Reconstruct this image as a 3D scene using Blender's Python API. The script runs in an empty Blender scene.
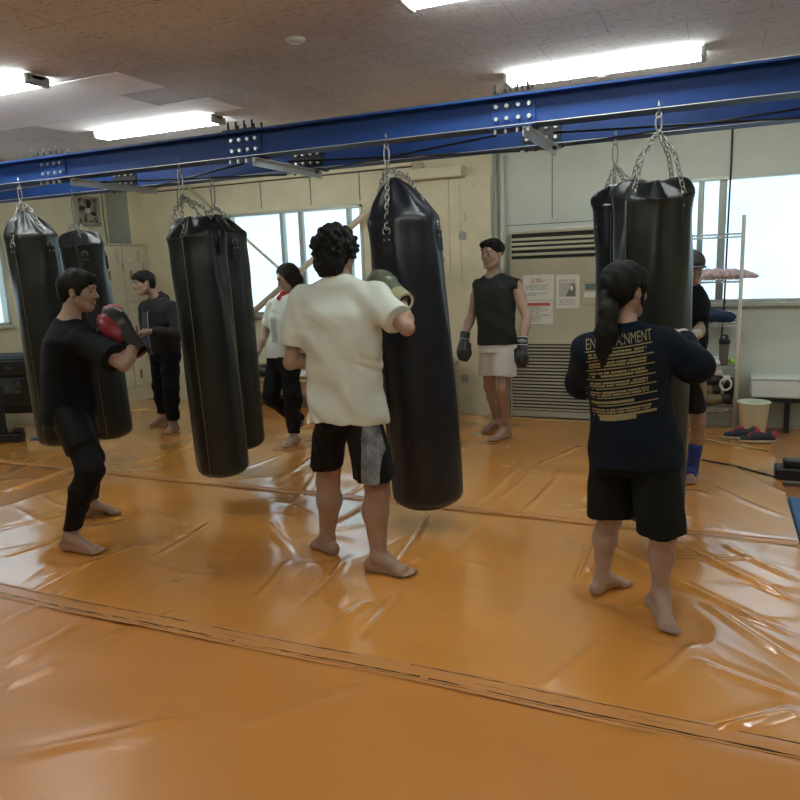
import bpy, math, random
import numpy as np
from mathutils import Vector, Matrix
from mathutils.bvhtree import BVHTree
PI=math.pi
sc=bpy.context.scene
C=sc.collection
rnd=random.Random(4)
# ---------------------------------------------------------------- materials
def nt(name):
    m=bpy.data.materials.new(name); m.use_nodes=True
    n=m.node_tree.nodes; l=m.node_tree.links
    return m,n,l,n['Principled BSDF']
def mat(name,col,rough=.6,metal=0,bump=0,bscale=60,var=0,vscale=6,emit=None,estr=0,spec=.5,coat=0,stretch=(1,1,1),sheen=0):
    m,n,l,b=nt(name)
    b.inputs['Base Color'].default_value=(*col,1)
    b.inputs['Roughness'].default_value=rough
    b.inputs['Metallic'].default_value=metal
    b.inputs['Specular IOR Level'].default_value=spec
    b.inputs['Coat Weight'].default_value=coat
    b.inputs['Sheen Weight'].default_value=sheen
    if emit: b.inputs['Emission Color'].default_value=(*emit,1); b.inputs['Emission Strength'].default_value=estr
    if bump or var:
        tc=n.new('ShaderNodeTexCoord'); mp=n.new('ShaderNodeMapping'); l.new(tc.outputs['Object'],mp.inputs[0]); mp.inputs['Scale'].default_value=stretch
    if bump:
        t=n.new('ShaderNodeTexNoise'); t.inputs['Scale'].default_value=bscale; t.inputs['Detail'].default_value=4
        l.new(mp.outputs[0],t.inputs['Vector'])
        bp=n.new('ShaderNodeBump'); bp.inputs['Strength'].default_value=bump; bp.inputs['Distance'].default_value=.01
        l.new(t.outputs['Fac'],bp.inputs['Height']); l.new(bp.outputs[0],b.inputs['Normal'])
    if var:
        t=n.new('ShaderNodeTexNoise'); t.inputs['Scale'].default_value=vscale; t.inputs['Detail'].default_value=6; t.inputs['Roughness'].default_value=.65
        l.new(mp.outputs[0],t.inputs['Vector'])
        r=n.new('ShaderNodeValToRGB'); e=r.color_ramp.elements
        e[0].position=.3; e[1].position=.7
        e[0].color=(*[c*(1-var) for c in col],1); e[1].color=(*[min(1,c*(1+var)) for c in col],1)
        l.new(t.outputs['Fac'],r.inputs[0]); l.new(r.outputs[0],b.inputs['Base Color'])
    return m
M={}
# ---------------------------------------------------------------- mesh helpers
class MB:
    def __init__(s): s.v=[]; s.f=[]; s.sm=[]
    def add(s,vs,fs,smooth=False):
        o=len(s.v); s.v+= [tuple(v) for v in vs]; s.f+=[tuple(o+i for i in f) for f in fs]; s.sm+=[smooth]*len(fs); return s
    def box(s,x0,x1,y0,y1,z0,z1,b=0):
        if b<=0:
            vs=[(x,y,z) for x in (x0,x1) for y in (y0,y1) for z in (z0,z1)]
            return s.add(vs,[(0,1,3,2),(4,6,7,5),(0,4,5,1),(2,3,7,6),(0,2,6,4),(1,5,7,3)])
        b=min(b,(x1-x0)/2.01,(y1-y0)/2.01,(z1-z0)/2.01)
        # chamfered box: 24 verts
        vs=[];
        for i,x in enumerate((x0,x1)):
            for j,y in enumerate((y0,y1)):
                for k,z in enumerate((z0,z1)):
                    sx=b if i==0 else -b; sy=b if j==0 else -b; sz=b if k==0 else -b
                    vs+=[(x,y+sy,z+sz),(x+sx,y,z+sz),(x+sx,y+sy,z)]
        I=lambda i,j,k,a:(i*4+j*2+k)*3+a
        fs=[]
        for i in (0,1): fs.append(tuple(I(i,*p,0) for p in ((0,0),(0,1),(1,1),(1,0))))
        for j in (0,1): fs.append(tuple(I(p[0],j,p[1],1) for p in ((0,0),(0,1),(1,1),(1,0))))
        for k in (0,1): fs.append(tuple(I(p[0],p[1],k,2) for p in ((0,0),(0,1),(1,1),(1,0))))
        for j in (0,1):
            for k in (0,1): fs.append((I(0,j,k,1),I(1,j,k,1),I(1,j,k,2),I(0,j,k,2)))
        for i in (0,1):
            for k in (0,1): fs.append((I(i,0,k,0),I(i,1,k,0),I(i,1,k,2),I(i,0,k,2)))
            for j in (0,1): fs.append((I(i,j,0,0),I(i,j,1,0),I(i,j,1,1),I(i,j,0,1)))
        for i in (0,1):
            for j in (0,1):
                for k in (0,1): fs.append((I(i,j,k,0),I(i,j,k,1),I(i,j,k,2)))
        return s.add(vs,fs)
    def tube(s,pts,r,n=8,closed=False,smooth=True):
        pts=[Vector(p) for p in pts]; m=len(pts)
        rs=r if isinstance(r,(list,tuple)) else [r]*m
        up=None; rings=[]
        for i,p in enumerate(pts):
            if closed: d=pts[(i+1)%m]-pts[i-1]
            else: d=pts[min(i+1,m-1)]-pts[max(i-1,0)]
            if d.length<1e-9: d=Vector((0,0,1))
            d.normalize()
            if up is None:
                up=Vector((0,0,1)) if abs(d.z)<.9 else Vector((1,0,0))
            a=(up-d*up.dot(d)); 
            if a.length<1e-5: a=d.orthogonal()
            a.normalize(); up=a; b=d.cross(a)
            rings.append([p+a*math.cos(2*PI*k/n)*rs[i]+b*math.sin(2*PI*k/n)*rs[i] for k in range(n)])
        vs=[v for r_ in rings for v in r_]; fs=[]
        for i in range(m if closed else m-1):
            j=(i+1)%m
            for k in range(n):
                fs.append((i*n+k,i*n+(k+1)%n,j*n+(k+1)%n,j*n+k))
        if not closed: fs+=[tuple(range(n-1,-1,-1)),tuple((m-1)*n+k for k in range(n))]
        return s.add(vs,fs,smooth)
    def lathe(s,prof,cx,cy,n=32,smooth=True,wob=None):
        m=len(prof); vs=[]
        for i,(r,z) in enumerate(prof):
            for k in range(n):
                a=2*PI*k/n; rr=r*(1+(wob(a,z) if wob else 0)); vs.append((cx+rr*math.cos(a),cy+rr*math.sin(a),z))
        fs=[(i*n+k,i*n+(k+1)%n,(i+1)*n+(k+1)%n,(i+1)*n+k) for i in range(m-1) for k in range(n)]
        if prof[0][0]>1e-4: fs.append(tuple(range(n-1,-1,-1)))
        if prof[-1][0]>1e-4: fs.append(tuple((m-1)*n+k for k in range(n)))
        return s.add(vs,fs,smooth)
    def prism(s,poly,a0,a1,axis='y'):
        n=len(poly); vs=[]
        for a in (a0,a1):
            for (p,q) in poly: vs.append({'y':(p,a,q),'x':(a,p,q),'z':(p,q,a)}[axis])
        fs=[tuple(range(n)),tuple(range(2*n-1,n-1,-1))]+[(i,i+n,(i+1)%n+n,(i+1)%n) for i in range(n)]
        return s.add(vs,fs)
    def build(s,name,m,parent=None,base=None):
        me=bpy.data.meshes.new(name); 
        b=Vector(base) if base is not None else Vector((0,0,0))
        me.from_pydata([tuple(Vector(v)-b) for v in s.v],[],s.f); me.validate()
        me.materials.append(m); 
        if len(me.polygons)==len(s.sm): me.polygons.foreach_set('use_smooth',s.sm)
        import bmesh
        bm=bmesh.new(); bm.from_mesh(me); bmesh.ops.recalc_face_normals(bm,faces=bm.faces); bm.to_mesh(me); bm.free()
        o=bpy.data.objects.new(name,me); C.objects.link(o)
        if base is not None: o.location=b
        if parent is not None:
            o.parent=parent
            o.matrix_parent_inverse=parent_world(parent).inverted()
        return o
def parent_world(p):
    m=p.matrix_basis.copy()
    if p.parent is not None: m=parent_world(p.parent)@p.matrix_parent_inverse@m
    return m
def tag(o,label=None,cat=None,group=None,kind=None):
    if label: o['label']=label
    if cat: o['category']=cat
    if group: o['group']=group
    if kind: o['kind']=kind
    return o
def empty(name,loc,label,cat,group=None):
    o=bpy.data.objects.new(name,None); o.empty_display_size=.1; C.objects.link(o); o.location=loc
    return tag(o,label,cat,group)
def struct(o): o['kind']='structure'; return o
def bx(name,m,x0,x1,y0,y1,z0,z1,parent=None,b=0): return MB().box(x0,x1,y0,y1,z0,z1,b).build(name,m,parent)

# ---------------------------------------------------------------- implicit surface kit
V=lambda *a: np.array(a,dtype=np.float32)
def unit(v): v=np.asarray(v,float); return v/np.linalg.norm(v)
def rcone(a,b,ra,rb,clips=(),flat=None):
    a=np.asarray(a,float); b=np.asarray(b,float); R=max(ra,rb)
    if flat: R*=max(1,flat[1])
    lo=np.minimum(a,b)-R; hi=np.maximum(a,b)+R
    ab=b-a; L=max(float(ab@ab),1e-9)
    def f(X,Y,Z):
        px=X-a[0]; py=Y-a[1]; pz=Z-a[2]
        t=np.clip((px*ab[0]+py*ab[1]+pz*ab[2])/L,0,1)
        qx=px-ab[0]*t; qy=py-ab[1]*t; qz=pz-ab[2]*t
        if flat:
            n,s=flat; n=unit(n); q=qx*n[0]+qy*n[1]+qz*n[2]; g=q*(1/s-1)
            qx=qx+g*n[0]; qy=qy+g*n[1]; qz=qz+g*n[2]
        d=np.sqrt(qx*qx+qy*qy+qz*qz)-(ra+(rb-ra)*t)
        if flat and flat[1]<1: d=d*flat[1]
        for (p,nn) in clips:
            d=np.maximum(d,(X-p[0])*nn[0]+(Y-p[1])*nn[1]+(Z-p[2])*nn[2])
        return d
    return lo,hi,f
def ell(c,r,A=None,clips=()):
    c=np.asarray(c,float); r=np.asarray(r,float); A=np.eye(3) if A is None else np.array([unit(a) for a in A])
    e=np.sqrt(((A*r[:,None])**2).sum(0)); lo=c-e; hi=c+e
    def f(X,Y,Z):
        px=X-c[0]; py=Y-c[1]; pz=Z-c[2]
        q=[(px*A[i][0]+py*A[i][1]+pz*A[i][2]) for i in range(3)]
        k0=np.sqrt(sum((q[i]/r[i])**2 for i in range(3)))+1e-6
        k1=np.sqrt(sum((q[i]/r[i]**2)**2 for i in range(3)))+1e-6
        d=k0*(k0-1)/k1
        for (p,nn) in clips:
            d=np.maximum(d,(X-p[0])*nn[0]+(Y-p[1])*nn[1]+(Z-p[2])*nn[2])
        return d
    return lo,hi,f
def zloft(st,pw=2.0,clips=()):
    """st: rows z,cx,cy,rx,ry,angle(rad); elliptical sections, z ascending"""
    st=np.array(sorted(st),float); zs=np.linspace(st[0,0],st[-1,0],160)
    T=[np.interp(zs,st[:,0],st[:,i]) for i in range(1,6)]
    w=13; k=np.hanning(w+2)[1:-1]; k/=k.sum()
    T=[np.convolve(np.pad(t,w//2,mode='edge'),k,'valid') for t in T]
    R=max(st[:,3].max(),st[:,4].max())
    lo=np.array([st[:,1].min()-R,st[:,2].min()-R,st[0,0]]); hi=np.array([st[:,1].max()+R,st[:,2].max()+R,st[-1,0]])
    def f(X,Y,Z):
        zz=Z.ravel(); g=[np.interp(zz,zs,t).reshape(Z.shape) for t in T]
        c=np.cos(g[4]); s=np.sin(g[4]); dx=X-g[0]; dy=Y-g[1]
        u=(dx*c+dy*s)/g[2]; v=(-dx*s+dy*c)/g[3]
        k0=(np.abs(u)**pw+np.abs(v)**pw)**(1/pw)
        k1=np.sqrt((u/g[2])**2+(v/g[3])**2)+1e-6
        d=np.where(k0>.3,k0*(k0-1)/k1,-.3*np.minimum(g[2],g[3]))
        d=np.maximum(d,np.maximum(zs[0]-Z,Z-zs[-1]))
        for (p,nn) in clips:
            d=np.maximum(d,(X-p[0])*nn[0]+(Y-p[1])*nn[1]+(Z-p[2])*nn[2])
        return d
    return lo,hi,f
def half(p,n):
    n=unit(n); return lambda X,Y,Z:(X-p[0])*n[0]+(Y-p[1])*n[1]+(Z-p[2])*n[2]
def smin(a,b,k):
    if k<=0: return np.minimum(a,b)
    h=np.clip(.5+.5*(b-a)/k,0,1); return b+(a-b)*h-k*h*(1-h)
def folds(amp,dirs,seed=0):
    r=np.random.RandomState(seed); W=[]
    for (d,freq,w) in dirs: W.append((unit(d)*freq,r.rand()*6,w,r.randn(3)*freq*.35,r.rand()*6))
    def f(X,Y,Z):
        o=0
        for k,ph,w,k2,p2 in W:
            o=o+w*np.sin(k[0]*X+k[1]*Y+k[2]*Z+ph+1.6*np.sin(k2[0]*X+k2[1]*Y+k2[2]*Z+p2))
        return amp*o
    return f
class SDF:
    def __init__(s): s.ops=[]
    def u(s,p,k=.02): s.ops.append(('u',p,k)); return s
    def sub(s,p,k=.01): s.ops.append(('s',p,k)); return s
    def cut(s,f): s.ops.append(('c',f,0)); return s      # keep where f<0
    def disp(s,f): s.ops.append(('d',f,0)); return s
    def mesh(s,h):
        U=[p for o,p,k in s.ops if o=='u']
        lo=np.min([p[0] for p in U],axis=0)-.03-2*h; hi=np.max([p[1] for p in U],axis=0)+.03+2*h
        n=np.ceil((hi-lo)/h).astype(int)+1
        F=np.full(n,.1,dtype=np.float32)
        ax=[(lo[i]+h*np.arange(n[i])).astype(np.float32) for i in range(3)]
        for o,p,k in s.ops:
            if o in('u','s'):
                m=k+.02+h; i0=np.maximum(np.floor((p[0]-m-lo)/h).astype(int),0); i1=np.minimum(np.ceil((p[1]+m-lo)/h).astype(int)+1,n)
                if (i1<=i0).any(): continue
                sl=tuple(slice(a,b) for a,b in zip(i0,i1))
                X,Y,Z=np.meshgrid(ax[0][sl[0]],ax[1][sl[1]],ax[2][sl[2]],indexing='ij')
                d=p[2](X,Y,Z).astype(np.float32)
                F[sl]=smin(F[sl],d,k) if o=='u' else -smin(-F[sl],d,k)
            else:
                b=F<.06 if o=='d' else F<1
                ii=np.nonzero(b); X,Y,Z=ax[0][ii[0]],ax[1][ii[1]],ax[2][ii[2]]
                v=p(X,Y,Z).astype(np.float32)
                F[ii]=np.maximum(F[ii],v) if o=='c' else F[ii]+v
        return nets(F,lo,h)
def nets(F,lo,h):
    n=F.shape; S=F<0
    c=np.zeros((n[0]-1,n[1]-1,n[2]-1),np.int8)
    for i in (0,1):
        for j in (0,1):
            for k in (0,1): c+=S[i:n[0]-1+i,j:n[1]-1+j,k:n[2]-1+k]
    act=np.nonzero((c>0)&(c<8)); N=len(act[0])
    vid=np.full(c.shape,-1,np.int32); vid[act]=np.arange(N)
    corner={}
    for i in (0,1):
        for j in (0,1):
            for k in (0,1): corner[(i,j,k)]=F[act[0]+i,act[1]+j,act[2]+k]
    P=np.zeros((N,3)); W=np.zeros(N)
    for a in range(3):
        for o in ((0,0),(0,1),(1,0),(1,1)):
            p0=list(o); p0.insert(a,0); p1=list(o); p1.insert(a,1)
            f0=corner[tuple(p0)]; f1=corner[tuple(p1)]; m=(f0<0)!=(f1<0)
            t=np.where(m,f0/np.where(m,f0-f1,1),0)
            q=np.array(p0,float)[None,:]+np.zeros((N,3)); q[:,a]+=t
            P[m]+=q[m]; W[m]+=1
    P/=W[:,None]
    P=(P+np.stack(act,1))*h+lo
    Q=[]
    for a in range(3):
        b,c_=(a+1)%3,(a+2)%3
        s0=[slice(None)]*3; s1=[slice(None)]*3; s0[a]=slice(0,-1); s1[a]=slice(1,None)
        A=S[tuple(s0)]; B=S[tuple(s1)]; e=np.stack(np.nonzero(A!=B),1)
        e=e[(e[:,b]>0)&(e[:,c_]>0)&(e[:,b]<n[b]-1)&(e[:,c_]<n[c_]-1)]
        fl=A[e[:,0],e[:,1],e[:,2]]
        def g(db,dc):
            q=e.copy(); q[:,b]+=db; q[:,c_]+=dc; return vid[q[:,0],q[:,1],q[:,2]]
        q=np.stack([g(-1,-1),g(0,-1),g(0,0),g(-1,0)],1)
        q[~fl]=q[~fl][:,::-1]; Q.append(q)
    return P,np.concatenate(Q)
def smooth_mesh(P,Q,it=1,lam=.5):
    for _ in range(it):
        S=np.zeros_like(P); W=np.zeros(len(P))
        for a in range(4):
            i,j=Q[:,a],Q[:,(a+1)%4]
            np.add.at(S,i,P[j]); np.add.at(W,i,1)
            np.add.at(S,j,P[i]); np.add.at(W,j,1)
        P=P*(1-lam)+lam*S/np.maximum(W,1)[:,None]
    return P
def mesh_np(name,P,Q,m,parent=None,base=None,smooth=True):
    b=np.zeros(3) if base is None else np.array(base,float)
    me=bpy.data.meshes.new(name)
    me.vertices.add(len(P)); me.vertices.foreach_set('co',(P-b).astype(np.float32).ravel())
    me.loops.add(Q.size); me.loops.foreach_set('vertex_index',Q.astype(np.int32).ravel())
    me.polygons.add(len(Q)); me.polygons.foreach_set('loop_start',np.arange(0,Q.size,Q.shape[1],dtype=np.int32)); me.polygons.foreach_set('loop_total',np.full(len(Q),Q.shape[1],dtype=np.int32))
    me.update(calc_edges=True); me.validate()
    me.polygons.foreach_set('use_smooth',[smooth]*len(me.polygons))
    me.materials.append(m)
    o=bpy.data.objects.new(name,me); C.objects.link(o)
    if base is not None: o.location=b
    if parent is not None: o.parent=parent; o.matrix_parent_inverse=parent_world(parent).inverted()
    return o
def sdf_obj(name,s,h,m,parent=None,sm=1):
    P,Q=s.mesh(h)
    if sm: P=smooth_mesh(P,Q,sm)
    return mesh_np(name,P,Q,m,parent)
# pseudo writing too small to read: little strokes laid out like rows of characters, in a u,v box
def strokes(rows,w,h,seed,cw=.6,fill=.9,lw=.12,ragged=.25):
    r=random.Random(seed); out=[]; rh=h/rows
    for i in range(rows):
        x=0; end=w*(1-ragged*r.random()); ch=rh*.68; v0=h-(i+1)*rh+rh*.16; t=ch*lw
        while x+ch*cw<end:
            if r.random()<fill:
                c=ch*cw*.85
                k=r.randrange(5)
                if k in(0,1,3): out.append((x,v0,x+t,v0+ch))
                if k in(0,2,4): out.append((x,v0+ch-t,x+c,v0+ch))
                if k in(1,2,3): out.append((x,v0+ch*.45,x+c,v0+ch*.45+t))
                if k in(1,4): out.append((x+c-t,v0,x+c,v0+ch))
                if k in(2,3,4): out.append((x,v0,x+c,v0+t))
                if k in (2,4): out.append((x+c*.4,v0,x+c*.4+t,v0+ch))
            x+=ch*cw
    return out
# ================================================================ materials
def mats():
    M['wall_cream']=mat('cream_painted_wall',(.70,.66,.47),.7,bump=.15,bscale=30,var=.08,vscale=3)
    M['wall_green']=mat('pale_green_painted_wall',(.56,.60,.53),.65,bump=.1,bscale=25,var=.06,vscale=2)
    M['wall_grey']=mat('grey_green_paint_and_shade',(.36,.38,.33),.7,bump=.1,var=.06)
    M['dark_line']=mat('dark_joint',(.10,.09,.06),.9)
    M['patch']=mat('white_plaster_patch',(.66,.62,.50),.6)
    M['frame']=mat('window_aluminium',(.50,.53,.47),.4,metal=.2)
    M['sash']=mat('sash_grey',(.36,.40,.37),.45,metal=.3)
    M['blue']=mat('blue_steel_paint',(.012,.050,.20),.55,bump=.04,bscale=20,var=.12,vscale=4,spec=.3)
    M['edge']=mat('pale_highlight_line',(.62,.62,.60),.35,metal=.4)
    M['black']=mat('black_steel',(.012,.012,.013),.5)
    M['bolt']=mat('zinc_bolt',(.55,.58,.55),.35,metal=.7)
    M['zinc']=mat('galvanised_steel',(.50,.52,.50),.4,metal=.6,var=.1)
    M['chain']=mat('chain_steel',(.30,.30,.28),.35,metal=.85)
    M['bag']=mat('black_vinyl',(.0055,.0085,.008),.38,bump=.45,bscale=9,spec=.5,stretch=(1,1,.35))
    M['bagblue']=mat('dark_navy_vinyl',(.005,.007,.013),.36,bump=.45,bscale=9,spec=.5,stretch=(1,1,.35))
    M['strap']=mat('black_webbing',(.012,.014,.013),.6)
    M['seam']=mat('grey_piping',(.12,.13,.12),.5)
    M['tube']=mat('fluorescent_tube',(.9,.9,.9),.4,emit=(.93,1,.97),estr=TUBE)
    M['lampbody']=mat('lamp_white_enamel',(.62,.63,.60),.4)
    M['socket']=mat('lamp_socket',(.35,.35,.33),.5)
    M['locker']=mat('locker_cream_paint',(.58,.55,.42),.45,var=.03)
    M['brass']=mat('worn_brass',(.30,.24,.08),.35,metal=.7)
    M['fan']=mat('fan_grey_plastic',(.34,.32,.25),.5)
    M['fandark']=mat('fan_dark',(.05,.05,.045),.6)
    M['ac']=mat('air_conditioner_beige',(.45,.42,.30),.5,var=.03)
    M['slat']=mat('grille_beige',(.36,.33,.25),.5)
    M['dark']=mat('dark_gap',(.015,.014,.012),.8)
    M['paper']=mat('white_paper',(.68,.68,.60),.7)
    M['ink']=mat('grey_ink',(.16,.15,.13),.8)
    M['redink']=mat('red_ink',(.50,.10,.08),.7)
    M['lcd']=mat('lcd_screen',(.13,.19,.19),.25)
    M['brace']=mat('brace_beige_paint',(.60,.52,.38),.5,var=.05)
    M['wood']=mat('plain_wood',(.42,.27,.13),.5,var=.15,vscale=10,stretch=(.2,3,3))
    M['white']=mat('white_laminate',(.75,.76,.73),.35)
    M['rack']=mat('ivory_rack_coating',(.68,.65,.56),.4)
    M['chrome']=mat('chrome_wire',(.65,.66,.64),.25,metal=.9)
    M['bucket']=mat('milky_plastic',(.80,.80,.66),.35)
    M['bucket'].node_tree.nodes['Principled BSDF'].inputs['Subsurface Weight'].default_value=.3
    M['rubber']=mat('black_rubber',(.012,.012,.013),.55)
    M['bluemat']=mat('blue_mat',(.03,.11,.26),.5)
    M['cable']=mat('dark_cable',(.02,.02,.035),.5)
    M['pinkcloth']=mat('pink_striped_cloth',(.80,.52,.55),.8,var=.55,vscale=22)
    M['bluecloth']=mat('navy_cloth',(.015,.03,.08),.85,var=.2)
    M['gloveleather']=mat('black_glove_leather',(.014,.014,.014),.38,spec=.6)
    M['olive']=mat('olive_leather',(.15,.12,.045),.5)
    M['whiterub']=mat('white_trim',(.72,.72,.68),.4)
    M['shoered']=mat('red_mesh_fabric',(.42,.03,.06),.6)
    M['shoedark']=mat('dark_shoe_fabric',(.025,.03,.045),.6)
    M['sole']=mat('off_white_sole',(.62,.60,.52),.5)
    M['shaker']=mat('smoky_plastic',(.13,.12,.10),.25)
    M['beige']=mat('beige_vinyl',(.42,.34,.26),.6)
    M['green']=mat('lime_plastic',(.35,.6,.05),.4)
    M['seamtape']=mat('salmon_tape',(.60,.27,.085),.25,bump=.2,bscale=20)
    M['thread']=mat('dark_stitch',(.05,.03,.015),.8)
    M['floorbase']=mat('wood_floor',(.40,.20,.08),.5,var=.12,vscale=8)
    # mats: orange vinyl with a gloss coat, soft crinkles
    m,n,l,b=nt('orange_vinyl'); b.inputs['Specular IOR Level'].default_value=.75; b.inputs['Coat Weight'].default_value=1; b.inputs['Coat Roughness'].default_value=.14; b.inputs['Coat IOR'].default_value=1.6
    tc=n.new('ShaderNodeTexCoord')
    t=n.new('ShaderNodeTexNoise'); t.inputs['Scale'].default_value=.9; t.inputs['Detail'].default_value=5; l.new(tc.outputs['Object'],t.inputs['Vector'])
    r=n.new('ShaderNodeValToRGB'); e=r.color_ramp.elements; e[0].position=.1; e[1].position=.9
    e[0].color=(.66,.275,.050,1); e[1].color=(.80,.35,.078,1); l.new(t.outputs['Fac'],r.inputs[0]); l.new(r.outputs[0],b.inputs['Base Color'])
    t2=n.new('ShaderNodeTexNoise'); t2.inputs['Scale'].default_value=2.2; t2.inputs['Detail'].default_value=3; l.new(tc.outputs['Object'],t2.inputs['Vector'])
    mr=n.new('ShaderNodeMapRange'); mr.inputs['To Min'].default_value=.15; mr.inputs['To Max'].default_value=.33; mr.inputs['From Min'].default_value=.1; mr.inputs['From Max'].default_value=.9
    l.new(t2.outputs['Fac'],mr.inputs['Value']); l.new(mr.outputs[0],b.inputs['Roughness'])
    t3=n.new('ShaderNodeTexNoise'); t3.inputs['Scale'].default_value=7; t3.inputs['Detail'].default_value=3; t3.inputs['Distortion'].default_value=.6
    mp=n.new('ShaderNodeMapping'); mp.inputs['Rotation'].default_value=(0,0,.9); mp.inputs['Scale'].default_value=(1,.4,1); l.new(tc.outputs['Object'],mp.inputs[0]); l.new(mp.outputs[0],t3.inputs['Vector'])
    t4=n.new('ShaderNodeTexNoise'); t4.inputs['Scale'].default_value=300; l.new(tc.outputs['Object'],t4.inputs['Vector'])
    bp=n.new('ShaderNodeBump'); bp.inputs['Strength'].default_value=.10; bp.inputs['Distance'].default_value=.012; l.new(t3.outputs['Fac'],bp.inputs['Height'])
    bp2=n.new('ShaderNodeBump'); bp2.inputs['Strength'].default_value=.06; bp2.inputs['Distance'].default_value=.002; l.new(t4.outputs['Fac'],bp2.inputs['Height']); l.new(bp.outputs[0],bp2.inputs['Normal']); l.new(bp2.outputs[0],b.inputs['Normal'])
    M['mat']=m
    m2=m.copy(); m2.name='matte_shaded_orange_vinyl'; M['matshade']=m2; b2=m2.node_tree.nodes['Principled BSDF']; b2.inputs['Coat Weight'].default_value=.3; b2.inputs['Coat Roughness'].default_value=.3; b2.inputs['Specular IOR Level'].default_value=.45  # foreground copy: darker colour stands in for less window light; also more matte
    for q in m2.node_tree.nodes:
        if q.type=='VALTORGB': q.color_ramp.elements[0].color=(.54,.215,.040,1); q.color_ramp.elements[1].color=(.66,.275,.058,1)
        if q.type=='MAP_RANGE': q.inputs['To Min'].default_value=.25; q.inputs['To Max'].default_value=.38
    # ceiling: pitted acoustic board with board joints
    m,n,l,b=nt('pitted_ceiling_board'); b.inputs['Roughness'].default_value=.9; b.inputs['Specular IOR Level'].default_value=.1
    tc=n.new('ShaderNodeTexCoord')
    t=n.new('ShaderNodeTexNoise'); t.inputs['Scale'].default_value=42; t.inputs['Detail'].default_value=2; t.inputs['Roughness'].default_value=.6
    mp=n.new('ShaderNodeMapping'); mp.inputs['Scale'].default_value=(.6,1.3,1); l.new(tc.outputs['Object'],mp.inputs[0]); l.new(mp.outputs[0],t.inputs['Vector'])
    r=n.new('ShaderNodeValToRGB'); e=r.color_ramp.elements; e[0].position=.34; e[1].position=.44
    e[0].color=(.48,.475,.485,1); e[1].color=(.70,.69,.705,1); l.new(t.outputs['Fac'],r.inputs[0])
    t2=n.new('ShaderNodeTexNoise'); t2.inputs['Scale'].default_value=1.2; t2.inputs['Detail'].default_value=5; l.new(tc.outputs['Object'],t2.inputs['Vector'])
    r2=n.new('ShaderNodeValToRGB'); e=r2.color_ramp.elements; e[0].position=.3; e[1].position=.55; e[0].color=(.82,.82,.80,1); e[1].color=(1,1,1,1); l.new(t2.outputs['Fac'],r2.inputs[0])
    br=n.new('ShaderNodeTexBrick'); br.inputs['Color1'].default_value=(1,1,1,1); br.inputs['Color2'].default_value=(.95,.95,.95,1); br.inputs['Mortar'].default_value=(.6,.58,.55,1)
    br.inputs['Scale'].default_value=1; br.inputs['Mortar Size'].default_value=.0025; br.inputs['Brick Width'].default_value=.81; br.inputs['Row Height'].default_value=.405; br.offset=.5
    mp2=n.new('ShaderNodeMapping'); mp2.inputs['Location'].default_value=(.2,-.03,0); l.new(tc.outputs['Object'],mp2.inputs[0]); l.new(mp2.outputs[0],br.inputs['Vector'])
    def mul(a,c):
        x=n.new('ShaderNodeMix'); x.data_type='RGBA'; x.blend_type='MULTIPLY'; x.inputs[0].default_value=1; l.new(a,x.inputs[6]); l.new(c,x.inputs[7]); return x.outputs[2]
    l.new(mul(mul(r.outputs[0],r2.outputs[0]),br.outputs['Color']),b.inputs['Base Color'])
    M['ceiling']=m
    m,n,l,b=nt('newer_ceiling_board'); b.inputs['Roughness'].default_value=.9
    tc=n.new('ShaderNodeTexCoord'); t=n.new('ShaderNodeTexNoise'); t.inputs['Scale'].default_value=60; l.new(tc.outputs['Object'],t.inputs['Vector'])
    r=n.new('ShaderNodeValToRGB'); e=r.color_ramp.elements; e[0].position=.33; e[1].position=.42; e[0].color=(.84,.81,.79,1); e[1].color=(.93,.91,.89,1); l.new(t.outputs['Fac'],r.inputs[0]); l.new(r.outputs[0],b.inputs['Base Color'])
    M['newboard']=m
    # frosted wired glass lit by daylight
    m,n,l,b=nt('frosted_wired_glass'); b.inputs['Roughness'].default_value=.25
    tc=n.new('ShaderNodeTexCoord')
    t=n.new('ShaderNodeTexNoise'); t.inputs['Scale'].default_value=1.6; t.inputs['Detail'].default_value=6; l.new(tc.outputs['Object'],t.inputs['Vector'])
    r=n.new('ShaderNodeValToRGB'); e=r.color_ramp.elements; e[0].position=.35; e[1].position=.65
    e[0].color=(.24,.335,.395,1); e[1].color=(.30,.41,.47,1); l.new(t.outputs['Fac'],r.inputs[0])
    def wave(rot):
        mp=n.new('ShaderNodeMapping'); mp.inputs['Rotation'].default_value=(0,rot,0); l.new(tc.outputs['Object'],mp.inputs[0])
        w=n.new('ShaderNodeTexWave'); w.inputs['Scale'].default_value=16; l.new(mp.outputs[0],w.inputs['Vector'])
        q=n.new('ShaderNodeValToRGB'); e=q.color_ramp.elements; e[0].position=.0; e[1].position=.22; e[0].color=(.62,.66,.70,1); e[1].color=(1,1,1,1); l.new(w.outputs['Fac'],q.inputs[0]); return q.outputs[0]
    def mul(a,c):
        x=n.new('ShaderNodeMix'); x.data_type='RGBA'; x.blend_type='MULTIPLY'; x.inputs[0].default_value=1; l.new(a,x.inputs[6]); l.new(c,x.inputs[7]); return x.outputs[2]
    l.new(mul(mul(r.outputs[0],wave(.7)),wave(-.7)),b.inputs['Emission Color']); b.inputs['Base Color'].default_value=(.3,.33,.35,1)
    b.inputs['Emission Strength'].default_value=GLASS
    M['glass']=m
TUBE=36.0; GLASS=3.5
mats()
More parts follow.
